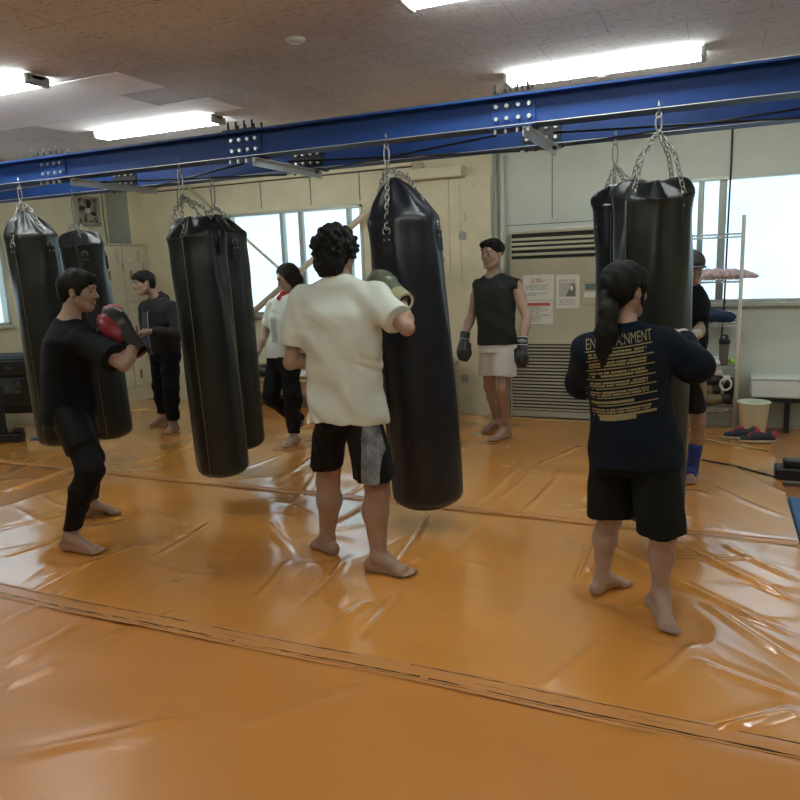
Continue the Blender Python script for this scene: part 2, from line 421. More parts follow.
# ================================================================ room shell
CZ=2.78; XL=-6.95; YB=7.25; XR=3.2; YF=-3.0
struct(bx('floor',M['floorbase'],XL-.1,XR+.1,YF-.1,YB+.1,-.12,-.04))
struct(bx('ceiling',M['ceiling'],XL-.1,XR+.1,YF-.1,YB+.1,CZ,CZ+.08))
def wall_with_hole(name,m,axis,c,t,a0,a1,holes,z1=CZ):
    """wall slab at coordinate c..c+t across a0..a1, rectangular holes (a0,a1,z0,z1)"""
    b=MB(); cur=a0
    def seg(p,q,z0,z_):
        if q-p<1e-4 or z_-z0<1e-4: return
        if axis=='x': b.box(p,q,c,c+t,z0,z_)
        else: b.box(c,c+t,p,q,z0,z_)
    for (p,q,z0,z_) in sorted(holes):
        seg(cur,p,-.04,z1); seg(p,q,-.04,z0); seg(p,q,z_,z1); cur=q
    seg(cur,a1,-.04,z1)
    return struct(b.build(name,m))
W1=(-5.32,-3.56,1.04,2.225); W2=(-.46,2.6,1.10,2.225); WL=(3.2,5.47,1.08,2.3)
wall_with_hole('wall_back_left',M['wall_cream'],'x',YB,.1,XL-.1,-2.10,[W1])
wall_with_hole('wall_back_right',M['wall_green'],'x',YB,.1,-2.10,XR+.1,[W2])
wall_with_hole('wall_left',M['wall_cream'],'y',XL-.1,.1,YF,YB,[WL])
wall_with_hole('wall_right',M['wall_cream'],'y',XR,.1,YF,YB,[])
wall_with_hole('wall_front',M['wall_cream'],'x',YF-.1,.1,XL-.1,XR+.1,[])
struct(bx('wall_corner_box',M['wall_grey'],XL,-6.6,6.99,YB,1.946,CZ))  # grey is painted shade: this side faces away from the windows
# the face of the pillar turned to the room keeps the cream of the walls, unshaded
struct(bx('trim_pillar_face',M['wall_cream'],-6.6,-6.594,6.99,YB,1.946,CZ))
# panelled pilaster between window 1 and the air conditioner
struct(bx('wall_pilaster',M['wall_cream'],-2.77,-2.11,YB-.03,YB,-.04,2.40))
struct(bx('trim_1',M['wall_cream'],-2.86,-2.55,YB-.042,YB-.03,1.46,2.40))
struct(bx('trim_2',M['wall_cream'],-2.545,-2.43,YB-.040,YB-.03,1.30,2.39))
b=MB().box(-2.95,-2.37,YB-.14,YB,2.41,2.52,.01); struct(b.build('trim_3',M['wall_cream']))
# joints of the boards above window 1, cracks
b=MB()
for x in (-4.85,-4.19,-3.58): b.box(x-.004,x+.004,YB-.004,YB,2.26,2.56)
b.box(-6.6,-2.95,YB-.006,YB,2.555,2.57)
b.box(-6.05,-6.042,YB-.004,YB,2.3,2.55)
b.box(-1.50,-1.494,YB-.004,YB,1.95,2.7); b.box(-2.0,-.5,YB-.004,YB,1.90,1.906)
struct(b.build('trim_4',M['dark_line']))
struct(MB().box(-6.6,-2.95,YB-.03,YB,2.57,2.64,.005).build('trim_5',M['wall_cream']))
struct(MB().tube([(XL+.002,6.93,2.7),(XL+.004,6.94,2.5),(XL+.004,6.93,2.3),(XL+.004,6.95,1.96)],.006,5).build('trim_6',M['dark_line']))
pts=[(XL+.004,5.83,2.28),(XL+.004,5.80,2.4),(XL+.004,5.86,2.5)]
struct(MB().tube(pts,.006,5).build('trim_7',M['dark_line']))
# plaster patches and scars on the pilaster
for i,(x,z,r) in enumerate([(-2.40,2.02,.035),(-2.41,1.83,.04),(-2.66,2.23,.012),(-2.62,1.60,.02),(-2.30,1.35,.014),(-2.42,.35,.04),(-2.28,2.32,.012)]):
    q=[(x+r*(1+.25*rnd.uniform(-1,1))*math.cos(a*PI/5),z+r*1.2*(1+.25*rnd.uniform(-1,1))*math.sin(a*PI/5)) for a in range(10)]
    struct(MB().prism(q,YB-.046,YB-.03,'y').build('trim_%d'%(8+i),M['patch']if i%2==0 else M['wall_grey']))
# window frames and panes
def window(name,axis,c,W,mull,sills=True):
    a0,a1,z0,z1=W; f=MB(); t=.035
    def B(mb,p,q,y0,y1,u,w,bv=.004):
        if axis=='x': mb.box(p,q,c+y0,c+y1,u,w,bv)
        else: mb.box(c-y1,c-y0,p,q,u,w,bv)
    for (p,q,u,w) in ((a0,a0+t,z0,z1),(a1-t,a1,z0,z1),(a0,a1,z0,z0+t),(a0,a1,z1-t,z1)): B(f,p,q,-.012,.09,u,w)
    o=struct(f.build(name,M['frame']))
    s=MB(); B(s,a0-.03,a1+.03,-.045,.0,z0-.03,z0+.004,.003); k=s.build('window_sill',M['frame'],o)
    s=MB()
    for (m_,w_,d) in mull: B(s,m_-w_/2,m_+w_/2,d,.07,z0+t,z1-t)
    s.build('mullion',M['sash'],o)
    s=MB(); B(s,a0+t,a1-t,.072,.08,z0+t,z1-t,0); s.build('pane',M['glass'],o)
    return o
window('window_1','x',YB,W1,[(-4.60,.045,.0),(-4.36,.06,.02),(-3.74,.045,.0)])
window('window_2','x',YB,W2,[(-.155,.05,.0),(.025,.065,.02),(1.2,.05,0),(1.4,.06,.02)])
window('window_3','y',XL,WL,[(4.3,.05,0),(4.5,.06,.02)])
# newer ceiling boards
for i,(x0,x1,y0,y1) in enumerate([(-6.2,-3.43,3.66,4.08),(-6.2,-3.83,4.083,4.48),(-5.11,-3.375,4.483,4.885),(.04,1.2,5.57,6.0)]):
    struct(bx('trim_%d'%(20+i),M['newboard'],x0,x1,y0,y1,CZ-.006,CZ))
# ================================================================ lamps
def tube_lamp(x0,x1,y,label,group='two-tube ceiling lamps'):
    r=empty('ceiling_light',((x0+x1)/2,y,CZ),label,'ceiling light')
    MB().prism([(y-.055,CZ),(y+.055,CZ),(y+.035,CZ-.035),(y-.035,CZ-.035)],x0,x1,'x').build('housing',M['lampbody'],r)
    for dy in (-.062,.062):
        MB().tube([(x0+.03,y+dy,CZ-.045),(x1-.03,y+dy,CZ-.045)],.0155,12).build('tube',M['tube'],r)
    for x in (x0,x1-.03):
        MB().box(x,x+.03,y-.085,y+.085,CZ-.07,CZ-.008,.006).build('lamp_socket',M['socket'],r)
    return r
tube_lamp(-1.36,-.11,5.07,'long lit two-tube ceiling lamp right of the middle, behind the front blue beam')
tube_lamp(-4.93,-3.67,4.98,'lit two-tube ceiling lamp beside the pale patched ceiling boards')
tube_lamp(-5.15,-3.85,3.44,'lit two-tube ceiling lamp cut by the left edge of the photo')
tube_lamp(-1.38,-.13,3.34,'lit two-tube ceiling lamp cut by the top edge of the photo')
o=MB().lathe([(.001,CZ-.022),(.03,CZ-.02),(.05,CZ-.01),(.055,CZ)],-2.16,3.67).build('smoke_detector',M['lampbody']); tag(o,'small round cream fitting on the bare ceiling above the middle','smoke detector')
o=MB().lathe([(.001,CZ-.016),(.025,CZ-.014),(.04,CZ)],-.78,5.42).build('smoke_detector',M['lampbody']); tag(o,'tiny round ceiling fitting just behind the long lamp, above the blue beam','smoke detector')
# ================================================================ blue steel beams
BZ0,BZ1=2.212,2.362
def beam(y,label,splices):
    w=.075; t=.011
    r=empty('steel_beam',(-2,y,BZ0),label,'steel beam')
    prof=[(y-w,BZ0),(y+w,BZ0),(y+w,BZ0+t),(y+.006,BZ0+t),(y+.006,BZ1-t),(y+w,BZ1-t),(y+w,BZ1),(y-w,BZ1),(y-w,BZ1-t),(y-.006,BZ1-t),(y-.006,BZ0+t),(y-w,BZ0+t)]
    b=MB(); n=12
    vs=[(x,p,q) for x in (XL,XR) for p,q in prof]
    b.add(vs,[(0,1,2,3,10,11),(3,4,9,10),(4,5,6,7,8,9),(23,22,15,14,13,12),(22,21,16,15),(21,20,19,18,17,16)]+[(i,i+n,(i+1)%n+n,(i+1)%n) for i in range(n)])
    b.build('beam',M['blue'],r)
    # thin pale strip paints a highlight along the lower flange
    bx('flange_highlight',M['edge'],XL,XR,y-w-.0015,y-w,BZ0-.0005,BZ0+.003,r)
    for k,(xc,dark) in enumerate(splices):
        hw=.115
        pm=M['black'] if dark else M['blue']
        bx('splice_plate',pm,xc-hw,xc+hw,y-.018,y-.0065,BZ0+.022,BZ1-.022,r,.002)
        bx('splice_plate',M['black'],xc-hw,xc+hw,y-w,y+w,BZ1,BZ1+.008,r)
        bx('splice_plate',pm,xc-hw,xc+hw,y-w+.001,y+w-.001,BZ0-.009,BZ0-.0015,r)
        bx('joint',M['dark'],xc-.002,xc+.002,y-w-.001,y-.0185,BZ0+.012,BZ1-.012,r) if False else None
        for dx in (-.085,-.03,.03,.085):
            for z in (BZ0+.045,BZ1-.045):
                MB().tube([(xc+dx,y-.036,z),(xc+dx,y-.017,z)],.011,6,smooth=False).build('bolt',M['bolt'],r)
            for yy in (y-.05,y+.05):
                MB().tube([(xc+dx,yy,BZ1+.008),(xc+dx,yy,BZ1+.055)],.007,6).build('bolt',M['black'],r)
            MB().tube([(xc+dx,y-.05,BZ0-.03),(xc+dx,y-.05,BZ0-.009)],.010,6,smooth=False).build('bolt',M['bolt'] if not dark else M['black'],r)
    return r
def xat(x): return x
beam(3.8,'blue steel I-beam nearest the camera, running the whole width under the ceiling',[(-4.20,False),(-2.62,False),(-.98,False)])
beam(4.5,'blue steel I-beam farther back, parallel to and behind the front blue beam',[(-4.24,True),(-2.60,True),(-.99,True)])
def crossbar(x,label):
    r=empty('cross_brace',(x,4.15,BZ0-.03),label,'brace')
    b=MB(); z1=BZ0-.0105
    b.box(x-.02,x+.02,3.735,4.56,z1-.004,z1,0); b.box(x-.02,x-.016,3.735,4.56,z1-.045,z1-.004,0)
    b.build('angle_bar',M['zinc'],r)
    for y in (3.78,4.5): MB().tube([(x,y,z1-.016),(x,y,z1+.03)],.009,6).build('bolt',M['bolt'],r)
crossbar(-3.98,'short galvanised bar joining the two blue beams at far left')
crossbar(-2.52,'short galvanised bar joining the two blue beams above the white t-shirt man')
crossbar(-.90,'short galvanised bar joining the two blue beams left of the right-hand bags')
def rod(p,q,label,r=.006,m='black'):
    o=MB().tube([p,q],r,6).build('brace_rod',M[m]); tag(o,label,'rod',None)
rz=BZ0-.006
rod((-3.9,3.90,rz-.022),(-2.72,4.40,rz-.022),'thin dark tie rod slanting between the beams over the paired bags')
rod((-3.9,4.40,rz-.012),(-2.72,3.90,rz-.005),'thin dark tie rod crossing back to the front beam over the paired bags')
rod((-2.4,3.90,rz-.022),(-1.1,4.40,rz-.022),'thin dark tie rod slanting between the beams above the middle bag')
rod((-2.4,4.40,rz-.012),(-1.1,3.90,rz-.005),'thin dark tie rod crossing back to the front beam above the middle bag')
rod((-.8,3.90,rz-.022),(.9,4.40,rz-.022),'thin dark tie rod slanting between the beams above the right-hand bags')
rod((-.8,4.40,rz-.012),(.9,3.90,rz-.005),'thin dark tie rod crossing back to the front beam at far right')
rod((-5.6,3.92,rz-.022),(-4.32,3.86,rz+.0),'bright tie rod under the front beam at the far left',.006,'zinc')
tube_lamp(-5.1,-3.85,1.8,'added fill lamp on the ceiling, unseen, off to the left'); tube_lamp(-1.4,-.15,1.5,'added fill lamp on the ceiling, unseen, above the camera')  # these unseen lamps are added as fill to brighten the room
tube_lamp(1.5,2.75,3.34,'added fill lamp on the ceiling, unseen, off to the right, front'); tube_lamp(1.5,2.75,5.07,'added fill lamp on the ceiling, unseen, off to the right, back')
tube_lamp(-1.4,-.15,-.6,'added fill lamp on the ceiling, unseen, behind the camera')
# ================================================================ orange vinyl mats
RIDGES=[]
def ridge(x0,y0,x1,y1,w,h): RIDGES.append((x0,y0,x1,y1,w,h))
ridge(-2.08,1.38,-1.62,1.81,0.020,0.0100)
ridge(-1.44,1.78,-1.13,2.22,0.018,0.0090)
ridge(-1.88,1.52,-1.56,1.74,0.020,0.0040)
ridge(-2.60,1.78,-2.60,2.19,0.020,0.0090)
ridge(-2.46,1.67,-2.41,1.91,0.020,0.0070)
ridge(-2.93,2.04,-2.92,2.49,0.015,0.0060)
ridge(-4.78,3.49,-4.82,4.20,0.012,0.0120)
ridge(-3.64,2.59,-3.56,2.93,0.015,0.0050)
ridge(-3.07,2.26,-3.10,2.76,0.015,0.0060)
ridge(-4.08,2.94,-3.93,3.34,0.020,0.0050)
ridge(-3.18,2.47,-3.04,2.97,0.014,0.0040)
ridge(-2.28,4.17,-2.27,4.59,0.012,0.0120)
ridge(-2.10,3.64,-2.05,4.13,0.012,0.0120)
ridge(-1.48,3.22,-1.62,4.05,0.014,0.0100)
ridge(-2.93,4.24,-3.05,5.12,0.014,0.0090)
ridge(-2.57,4.01,-2.80,4.71,0.012,0.0080)
ridge(-2.80,2.86,-2.86,3.51,0.020,0.0040)
ridge(-1.70,2.62,-1.77,3.20,0.014,0.0100)
ridge(-1.96,2.64,-2.06,3.11,0.020,0.0060)
ridge(-1.52,2.40,-1.44,2.82,0.020,0.0080)
ridge(-1.32,2.47,-1.35,2.96,0.018,0.0050)
ridge(-2.55,3.61,-2.01,3.13,0.020,0.0050)
ridge(-0.54,3.90,0.36,3.07,0.018,0.0140)
ridge(-0.17,4.02,0.39,3.41,0.018,0.0130)
ridge(0.07,4.03,0.41,3.63,0.014,0.0100)
ridge(-0.01,3.31,0.34,2.86,0.020,0.0080)
ridge(-0.27,3.22,-0.01,3.11,0.015,0.0060)
ridge(0.02,2.30,0.32,2.57,0.022,0.0120)
ridge(-0.04,2.76,0.32,2.62,0.020,0.0060)
ridge(-0.20,2.49,-0.01,2.94,0.020,0.0060)
ridge(-1.39,4.21,-1.35,5.52,0.013,0.0090)
ridge(-1.29,4.30,-1.21,5.40,0.010,0.0060)
ridge(-1.06,4.19,-1.02,5.28,0.013,0.0100)
ridge(-1.22,5.28,-0.99,5.98,0.014,0.0090)
ridge(-0.56,3.28,-0.56,3.82,0.013,0.0120)
ridge(-0.46,5.38,0.07,4.82,0.020,0.0050)
ridge(-0.05,5.24,0.45,4.55,0.020,0.0050)
ridge(0.08,5.82,0.53,4.96,0.015,0.0060)
ridge(0.31,5.60,0.55,5.18,0.014,0.0070)
ridge(-1.24,3.38,-1.27,4.01,0.020,0.0040)
ridge(-4.05,4.84,-4.10,5.82,0.015,0.0060)
ridge(-4.31,4.29,-4.42,5.31,0.015,0.0050)
ridge(-3.41,4.54,-3.33,5.14,0.012,0.0060)
ridge(-0.21,3.72,0.26,3.88,0.020,0.0040)
ridge(-0.53,2.37,-0.38,2.80,0.020,0.0030)
ridge(-2.38,2.10,-2.24,2.44,0.020,0.0040)
ridge(-4.72,5.23,-4.54,6.47,0.020,0.0060)
ridge(-5.14,3.75,-5.42,4.58,0.014,0.0050)
def wrinkle(X,Y,amp=1.0):
    H=.0035*np.sin(2.1*X+1.3*np.sin(1.7*Y+.4*X))*np.sin(1.9*Y+1.1*np.sin(2.3*X))
    a=.9*X+1.7*Y; c=1.6*X-.8*Y
    H+=.0020*np.sin(5.3*a*.7+2.2*np.sin(1.9*c))*(.5+.5*np.sin(1.3*c+.7*a))**2
    H+=.0016*np.sin(9*c*.6+2.6*np.sin(2.7*a+.5))*(.5+.5*np.sin(1.1*a-.9*c+1))**3
    rid=lambda v:(1-np.abs(np.sin(v)))**5
    def msk(cx,cy,rx,ry): return np.exp(-(((X-cx)/rx)**2+((Y-cy)/ry)**2))
    mk=1.0*msk(-2.1,3.3,.75,.8)+.9*msk(-4.3,3.0,1.2,.9)+.8*msk(.4,3.4,.8,.7)+.35*msk(-4.2,5.0,1.6,.7)+.25
    wp=.35*np.sin(2.7*X+1.1*Y)+.22*np.sin(5.1*Y-1.7*X+1)+.12*np.sin(9*X+4*Y)
    H+=.0042*mk*(rid(5.2*(X*.55+Y*.85)+2.2*wp)*(.5+.5*np.sin(3.1*X-2.2*Y+1.5*wp))**2+.8*rid(6.1*(X*.9-Y*.35)+2.6*wp+1)*(.5+.5*np.sin(2.3*X+3.4*Y+wp))**2+.6*rid(9.3*(X*.3+Y)+3*wp+2)*(.5+.5*np.sin(4.3*X+1.4*Y+2))**3+.5*rid(12*(X*.8+Y*.5)-4*wp)*(.5+.5*np.sin(5.3*Y-2.4*X+2*wp))**3)
    for x0,y0,x1,y1,w,h in RIDGES:
        dx,dy=x1-x0,y1-y0; L=math.hypot(dx,dy); ux,uy=dx/L,dy/L
        t=((X-x0)*ux+(Y-y0)*uy)/L; d=(X-x0)*(-uy)+(Y-y0)*ux
        d=d-.04*L*np.sin(PI*np.clip(t,0,1))*(1 if int(x0*1000)%2 else -1)*.6
        tp=np.clip(t*5,0,1)*np.clip((1-t)*5,0,1); tp=tp*tp*(3-2*tp)
        H+=h*tp*(np.exp(-(d/w)**2)-.35*np.exp(-((d-1.6*w)/w)**2))
    return H*amp*np.where(Y<2.3,1.9,1.5)+.004
FLAT=[(x,y,.13) for x,y in ((-1.96,3.29),(-1.46,3.12),(-3.26,2.82),(-3.63,3.35),(-4.91,5.48),(-5.31,5.77),(-3.43,5.33),(-3.53,5.63),(-1.7,6.03),(-1.88,6.33),(-.39,3.28),(-.15,3.02),(-.11,5.15),(-.31,5.35))]
def mat_sheet(label,x0,x1,y0,y1,res,mn='mat'):
    nx=int((x1-x0)/res)+1; ny=int((y1-y0)/res)+1
    xs=np.linspace(x0,x1,nx); ys=np.linspace(y0,y1,ny); X,Y=np.meshgrid(xs,ys,indexing='ij')
    H=wrinkle(X,Y); fade=np.ones_like(X)
    for e,side in ((y0,0),(y1,1)): fade*=np.clip(np.abs(Y-e)/.06,0,1)*.75+.25
    for (fx,fy,fr) in FLAT: 
        q=np.clip((np.hypot(X-fx,Y-fy)-fr)/.10,0,1); fade*=q*q*(3-2*q)
    H=H*fade; 
    H=np.where(np.abs(Y-y0)<1e-6,H*.3,H); H=np.where(np.abs(Y-y1)<1e-6,H*.3,H)
    P=np.stack([X.ravel(),Y.ravel(),H.ravel()],1)
    i=np.arange(nx-1)[:,None]*ny+np.arange(ny-1)[None,:]; i=i.ravel()
    Q=np.stack([i,i+ny,i+ny+1,i+1],1)
    # skirt down to the floor gives the sheet its thickness
    o=mesh_np('vinyl_mat',P,Q,M[mn])
    bb=list(range(0,nx*ny,ny)),list(range(ny-1,nx*ny,ny)),list(range(ny)),list(range((nx-1)*ny,nx*ny))
    PP=[];QQ=[]
    for k,line in enumerate(bb):
        s=len(PP); PP+= [P[j] for j in line]+[(P[j][0],P[j][1],-.0395) for j in line]; n=len(line)
        QQ+=[(s+j,s+j+1,s+n+j+1,s+n+j) for j in range(n-1)]
    e=mesh_np('mat_edge',np.array(PP,float),np.array(QQ),M['mat'],o,smooth=False)
    return tag(o,label,'gym mat')

m1=mat_sheet('orange vinyl gym mat filling the foreground, in front of the near taped seam',XL+.05,1.6,-1.2,2.29,.025,'matshade')
m2=mat_sheet('middle orange vinyl gym mat between the two taped seams, with slanting wrinkles at right',XL+.05,1.5,2.31,4.16,.012)
m3=mat_sheet('orange vinyl gym mat at the back, under the hanging bags and up to the wall',XL+.05,.46,4.18,7.0,.02)
def hgt(x,y): return 0.0
def tape(y0,y1,x0,x1,lines,parent,seed,m='seamtape'):
    r=random.Random(seed); n=240
    P=[];Q=[]
    for i in range(n+1):
        x=x0+(x1-x0)*i/n; wv=.008*math.sin(1.7*x+seed)+.004*math.sin(5*x)
        for j in range(5):
            y=y0+(y1-y0)*j/4+wv; z=.0075+(0,.003,.0035,.003,0)[j]+.0012*math.sin(17*x+j*2)*math.sin(6*x)
            P.append((x,y,z))
    for i in range(n):
        for j in range(4): a=i*5+j; Q.append((a,a+5,a+6,a+1))
    t=mesh_np('seam_tape',np.array(P),np.array(Q),M[m],parent)
    for k,(yo,rr,mm,gap) in enumerate(lines):
        i=0; b=MB()
        while i<n:
            L=r.randint(6,60) if gap else n
            pts=[]
            for q in range(i,min(n,i+L)+1):
                x=x0+(x1-x0)*q/n; wv=.008*math.sin(1.7*x+seed)+.004*math.sin(5*x)
                pts.append((x,yo+wv+.0015*r.uniform(-1,1),.0095))
            if len(pts)>1: b.tube(pts,[rr*r.uniform(.4,1.1) for _ in pts] if gap else rr,5)
            i+=L+(r.randint(1,6) if gap else 0)
        b.build('seam_stitch',M[mm],t)
tape(2.245,2.365,XL+.1,1.5,[(2.275,.0042,'thread',True),(2.262,.0012,'thread',True),(2.305,.0018,'thread',True),(2.318,.0012,'thread',True),(2.345,.0026,'thread',True)],m2,3)
tape(4.12,4.20,XL+.1,.45,[(4.135,.0016,'thread',True),(4.185,.0016,'thread',True)],m3,5)
o=bx('blue_mat',M['bluemat'],.465,1.5,4.175,4.95,-.039,.02,None,.01); tag(o,'blue gym mat edge showing at the right border of the photo','gym mat')
# thin batten and mat edge near the shelf
o=MB().tube([(-.25,6.62,.012),(.1,6.32,.012),(.42,6.15,.012)],.008,6).build('floor_batten',M['wood']); tag(o,'thin wooden strip on the mat in front of the running shoes','wooden strip')
o=MB().tube([(-.05,5.75,.010),(.2,5.62,.010),(.43,5.40,.010)],.007,6).build('cable',M['rubber']); tag(o,'dark cord lying on the mat, leading to the black foot at the right border','cord')

# ================================================================ punching bags
def chain_links(mb,p,q,ll=.038,w=.011,r=.0032,sag=0):
    p=Vector(p);q=Vector(q); L=(q-p).length; n=max(1,int(round(L/(ll*.74)))); d=(q-p)/L; st=L/n
    a=d.orthogonal().normalized(); b=d.cross(a)
    for i in range(n):
        c=p+d*st*(i+.5); s=a if i%2 else b
        c=c+Vector((0,0,-sag*math.sin(PI*(i+.5)/n)))
        pts=[]
        for k in range(12):
            t=2*PI*k/12; u=math.cos(t); v=math.sin(t)
            pts.append(c+s*w*v+d*(w*u+(ll/2-w)*(1 if u>0 else -1)*(abs(u)**.3)))
        mb.tube(pts,r,5,closed=True)
def carabiner(name,top,bot,parent,w=.016,r=.0045):
    top=Vector(top);bot=Vector(bot); c=(top+bot)/2; h=(top-bot).length/2; d=(top-bot).normalized(); s=Vector((1,.35,0)).normalized()
    pts=[c+s*w*(1-.25*(1-math.cos(a))/2)*math.sin(a)*-1+d*h*math.copysign(abs(math.cos(a))**.7,math.cos(a)) for a in [2*PI*k/20 for k in range(20)]]
    return MB().tube(pts,r,6,closed=True).build(name,M['chain'],parent)
def bag(label,hook,neck,top,bot,R,hang,style,rot=0,matn='bag',foldamp=.008,seed=1,slouch=0):
    """hook: point on the beam; neck: peak of the bag mouth; top: height of shoulder ring centre; bot: bottom centre"""
    hook=Vector(hook);neck=Vector(neck);top=Vector(top);bot=Vector(bot)
    root=empty('punching_bag',hook,label,'punching bag','black punching bags hanging from the blue beams')
    ax=(top-bot); L=ax.length; d=ax/L
    side=Vector((math.cos(rot),math.sin(rot),0)); side=(side-d*side.dot(d)).normalized(); fr=d.cross(side)
    n=56; P=[];r_=random.Random(seed); ph=[r_.uniform(0,6.28) for _ in range(8)]
    prof=[]  # (distance from bottom, radius factor)
    K=30
    for i in range(7): a=i/7*PI/2; prof.append((R*.42*(1-math.cos(a)),math.sin(a)**.8*.97))
    for i in range(K+1):
        t=i/K; prof.append((R*.42+(L-R*.42)*t,.97+.03*math.sin(PI*t)-.02*t))
    H=(neck-top).length; nd=(neck-top)
    for i in range(1,12):
        t=i/11
        if style=='cone': f=(1-t)**.8*.90+.06
        elif style=='dome': f=math.cos(t*PI/2)**.62*.93+.035
        else: f=(1-t**1.6)*.93+.05
        prof.append((L+t*H,f))
    for j,(s,f) in enumerate(prof):
        up=max(0,(s-L)/max(H,1e-4)); body=min(1,s/L)
        c=bot+d*min(s,L)+(nd*up if s>L else Vector((0,0,0)))
        for k in range(n):
            a=2*PI*k/n
            w=.010*math.sin(2*a+ph[0]+1.5*body)+.006*math.sin(3*a+ph[1]-2*body)
            w+=1.5*foldamp*(.25+body**3)*(math.sin(7*a+ph[2]+2*math.sin(5*body+ph[4]))*.5+math.sin(4*a+ph[3]+4*body)*.6)/R*1.1
            w+=.006/R*math.sin(9*body*PI+3*math.sin(a+ph[5]))*body**2*.5
            if up>0: w+=.26*up*(1-up)*math.sin(4*a+ph[6])*1.2+(.13*min(1,up*2)*math.sin(8*a+ph[7]))+.05*up*math.sin(13*a+ph[1])
            if up==0 and body>.8: w+=.035*((body-.8)/.2)*math.sin(8*a+ph[7])+.02*((body-.8)/.2)*math.sin(5*a+ph[2]+9*body)
            rr=R*f*(1+w)
            q=c+side*rr*math.cos(a)+fr*rr*math.sin(a)
            if up>0: q=q+Vector((0,0,(.055 if style=='flap' else .03)*math.sin(PI*min(1,up*1.1))*math.cos(2*a+ph[6])*(1 if style!='cone' else .5)))
            # overhanging folded lip at the shoulder
            if abs(s-L)<.02: q=q+(side*math.cos(a)+fr*math.sin(a))*.006
            P.append(tuple(q))
    m=len(prof); Q=[]
    for j in range(m-1):
        for k in range(n): Q.append((j*n+k,j*n+(k+1)%n,(j+1)*n+(k+1)%n,(j+1)*n+k))
    P.append(tuple(bot)); P.append(tuple(neck-Vector((0,0,.01)))); 
    Q=np.array(Q); b_i=len(P)-2
    caps=np.array([(b_i,(k+1)%n,k,k) for k in range(n)]+[(b_i+1,(m-1)*n+k,(m-1)*n+(k+1)%n,(m-1)*n+(k+1)%n) for k in range(n)])
    mb=MB(); mb.add(P,[tuple(q) for q in Q]+[tuple(c[:3]) for c in caps],True)
    cover=mb.build('bag_cover',M[matn],root)
    sub=cover.modifiers.new('s','SUBSURF'); sub.levels=1; sub.render_levels=1
    # seam piping down the cover
    b=MB(); a=r_.uniform(4.0,5.4)-rot
    for aa in (a,):
        pts=[bot+d*s+(side*math.cos(aa)+fr*math.sin(aa))*R*1.004 for s in np.linspace(R*.3,L,14)]
        b.tube(pts,.0025,5)
    b.build('piping',M['seam'],cover)
    # hardware
    kh=hook-Vector((0,0,.0))
    c0=hook-Vector((0,0,hang)); 
    MB().tube([hook+Vector((0,0,.035)),hook-Vector((0,0,.02))],.006,8).build('eye_bolt',M['chain'],root)
    hk=MB(); ring=[hook+Vector((.012*math.cos(t),.004*math.sin(t),-.028+.014*math.sin(t))) for t in [2*PI*k/12 for k in range(12)]]
    hk.tube(ring,.0035,6,closed=True).build('hook_ring',M['chain'],root)
    carabiner('carabiner',hook-Vector((0,0,.035)),c0,root)
    for k in range(4):
        a=rot+PI/4+k*PI/2+{'cone':.2,'dome':.5,'flap':0.0}[style]
        rad=R*(.925 if style!='flap' else .86); z=-.02 if style!='flap' else .05
        e=top+(side*math.cos(a)+fr*math.sin(a))*rad*1.03+d*(z-.03)
        mid=top+(side*math.cos(a)+fr*math.sin(a))*R*.42+nd*.80+Vector((0,0,.02))
        mb=MB(); 
        if style=='flap':
            mid=c0.lerp(e,.55)+(side*math.cos(a)+fr*math.sin(a))*R*.06+Vector((0,0,.05))
        chain_links(mb,c0,mid); chain_links(mb,mid,e); ch=mb.build('chain',M['chain'],root)
        o=(side*math.cos(a)+fr*math.sin(a)); tg=d.cross(o)
        rc=e-d*.012+o*.004
        MB().tube([rc+tg*.022*math.cos(t)+d*.020*math.sin(t) for t in [2*PI*k2/14 for k2 in range(14)]],.0035,6,closed=True).build('d_ring',M['chain'],root)
        sp=MB(); p0=rc-d*.015+o*.001
        vs=[]
        for (u,vv,w_) in [(-.022,0,.004),(.022,0,.004),(.032,-.11,.001),(-.032,-.11,.001)]:
            for off in (.002,-.006): vs.append(p0+tg*u+d*vv+o*(w_+off))
        sp.add(vs,[(0,2,4,6),(1,7,5,3),(0,1,3,2),(2,3,5,4),(4,5,7,6),(6,7,1,0)]); st=sp.build('chain_strap',M['strap'],root)
        rv=MB()
        for u in (-.014,.014):
            q=p0+tg*u-d*.03+o*.005; rv.tube([q-o*.002,q+o*.002],.004,8)
        rv.build('rivet',M['bolt'],st)
    return root
FB=BZ0
bag('tall black punching bag hanging at far left, behind the black-shirted boxer',(-4.487,3.735,FB),(-4.475,3.74,2.03),(-4.435,3.74,1.845),(-4.405,3.76,.33),.168,.13,'cone',.3,seed=2)
bag('shorter black punching bag below the fan, on the rear beam',(-4.75,4.435,FB),(-4.745,4.44,1.93),(-4.72,4.44,1.79),(-4.645,4.47,.20),.180,.22,'dome',.6,seed=5)
bag('dark punching bag in the middle, punched by the man in white',(-1.672,3.735,FB),(-1.640,3.745,2.02),(-1.595,3.76,1.79),(-1.512,3.80,.135),.213,.13,'cone',.25,'bagblue',seed=7,foldamp=.009)
bag('front bag of the pair left of centre, with a crumpled flap top',(-3.082,3.735,FB),(-3.035,3.74,1.90),(-3.000,3.74,1.765),(-2.955,3.76,.215),.176,.19,'flap',.5,seed=11)
bag('rear bag of the pair left of centre, half hidden by the other',(-3.378,4.435,FB),(-3.375,4.44,1.97),(-3.345,4.44,1.82),(-3.315,4.46,.20),.185,.19,'cone',.9,seed=13)
bag('right-hand front punching bag on four spread chains, before the ponytailed woman',(-.275,3.735,FB),(-.285,3.745,1.895),(-.288,3.745,1.80),(-.275,3.77,.20),.181,.10,'flap',-PI/4+.12,seed=17)
